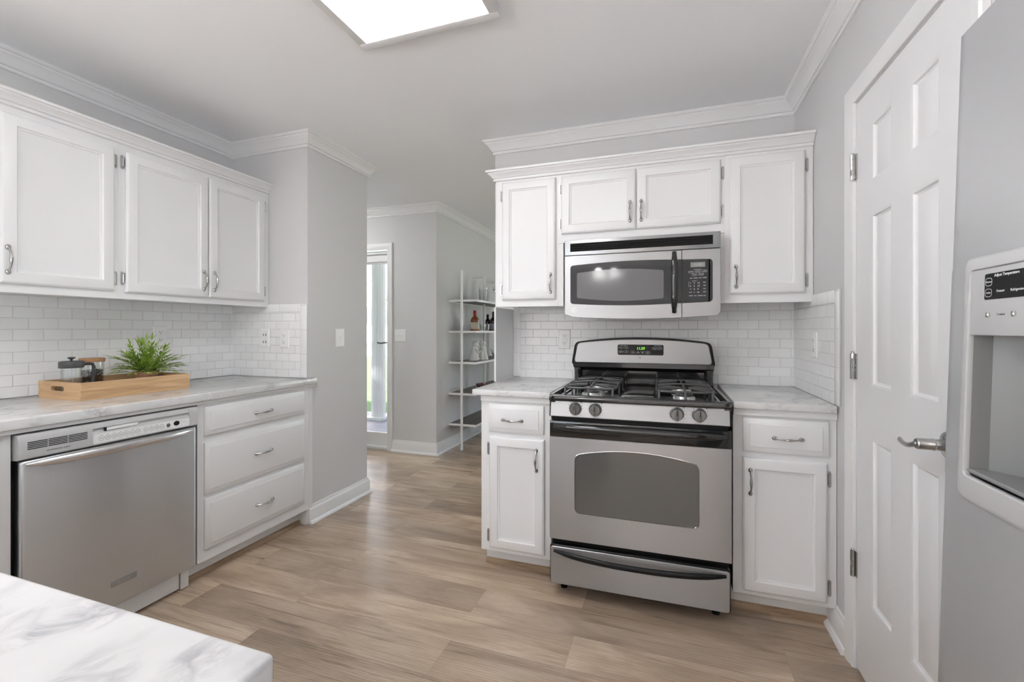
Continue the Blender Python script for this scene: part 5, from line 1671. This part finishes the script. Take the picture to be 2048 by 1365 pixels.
struct(G().box(1.6, 14, -12, 2.4, -0.30, -0.12).build('ground_bounce_right', 'terrace', smooth=0), 'unseen pale terrace on the right, added to bounce light indoors')  # added reflector ground below the right window
struct(G().box(-60, 60, 34, 120, -0.62, -0.48).build('ground_far', 'farground', smooth=0), 'far ground')
struct(G().box(-8.0, -2.24, 3.92, 6.25, 2.62, 2.75).build('porch_roof', 'colpaint', smooth=0), 'porch roof')
struct(G().box(-2.24, 4.0, 6.62, 8.70, 2.55, 2.70).build('sun_block_roof', 'colpaint', smooth=0), 'unseen patio roof added to block sun from the dining window')  # unseen overhang added to keep sun out of the dining window
struct(G().box(-8.0, -2.24, 5.60, 5.80, 2.36, 2.62).build('porch_beam', 'colpaint', smooth=0), 'porch beam')
pcx, pcy = -4.18, 5.70
pc = thing('porch_column', 'white fluted porch column seen through the glass door', 'column', (pcx, pcy, -0.15), 0)
n = 48
def flute(r, d):
    return [((r - d * (0.5 + 0.5 * math.cos(k * PI * 2 / 3))) * math.cos(2 * PI * k / n), (r - d * (0.5 + 0.5 * math.cos(k * PI * 2 / 3))) * math.sin(2 * PI * k / n)) for k in range(n)]
G().rings([[(x, y, z) for x, y in flute(r_, d_)] for r_, d_, z in ((0.110, 0.0, 0.05), (0.106, 0.006, 0.09), (0.102, 0.006, 2.40), (0.106, 0.0, 2.44))]).build('shaft', 'colpaint', pc, smooth=0)
G().box(-0.165, 0.165, -0.165, 0.165, 0.0, 0.05, 0.006).build('plinth', 'colpaint', pc)
G().box(-0.15, 0.15, -0.15, 0.15, 2.44, 2.508, 0.006).build('capital', 'colpaint', pc)
def bare_tree(label, x, y, h, seed):
    random.seed(seed)
    t = thing('tree', label, 'tree', (x, y, -0.49), 0, 'bare trees across the road')
    tr_ = G(); tw = G()
    tr_.tube([(0, 0, 0), (0.05, 0, h * 0.2), (0.0, 0.05, h * 0.4), (0.1, 0, h * 0.62)], [0.22, 0.18, 0.14, 0.07], 8)
    for k in range(46):
        z = h * random.uniform(0.18, 0.6)
        a = random.uniform(0, 2 * PI)
        L_ = h * random.uniform(0.22, 0.42)
        e_ = random.uniform(0.3, 1.2)
        p = Vector((0.03, 0, z)); pts = [p]
        d = Vector((math.cos(a) * math.cos(e_), math.sin(a) * math.cos(e_), math.sin(e_)))
        for i in range(5):
            d = (d + Vector((random.uniform(-0.3, 0.3), random.uniform(-0.3, 0.3), random.uniform(-0.05, 0.3)))).normalized()
            p = p + d * L_ / 5
            pts.append(p)
            for s in range(3):
                dd = (d + Vector((random.uniform(-0.9, 0.9), random.uniform(-0.9, 0.9), random.uniform(-0.4, 0.7)))).normalized()
                tw.tube([tuple(p), tuple(p + dd * L_ * 0.18), tuple(p + dd * L_ * 0.3 + Vector((0, 0, -0.05)))], [0.022, 0.014, 0.008], 4)
        tw.tube([tuple(q) for q in pts], [0.05, 0.04, 0.032, 0.026, 0.02, 0.012], 5)
    tr_.build('trunk', 'bark', t, smooth=60)
    tw.build('branches', 'twig', t, smooth=60)
for i, (x, y, h, lb) in enumerate(((-31.0, 37.0, 8.5, 'bare pale tree left of the porch column, across the road'), (-25.6, 38.0, 7.0, 'bare pale tree right of the porch column, across the road'))):
    bare_tree(lb, x, y, h, 30 + i)
hs = thing('house', 'distant white house across the road, seen through the entry door', 'house', (-36.0, 48.0, -0.48), 0)
G().box(-5, 5, -3, 3, 0, 2.6).build('walls', 'siding', hs, smooth=0)
G().prism([(-5.4, 2.6), (5.4, 2.6), (0, 4.4)], 'y', -3.3, 3.3).build('roof', 'shingle', hs, smooth=0)
for x in (-3, 0, 3):
    G().box(x - 0.5, x + 0.5, -3.05, -2.98, 0.9, 2.0).build('window', 'darkwin', hs, smooth=0)
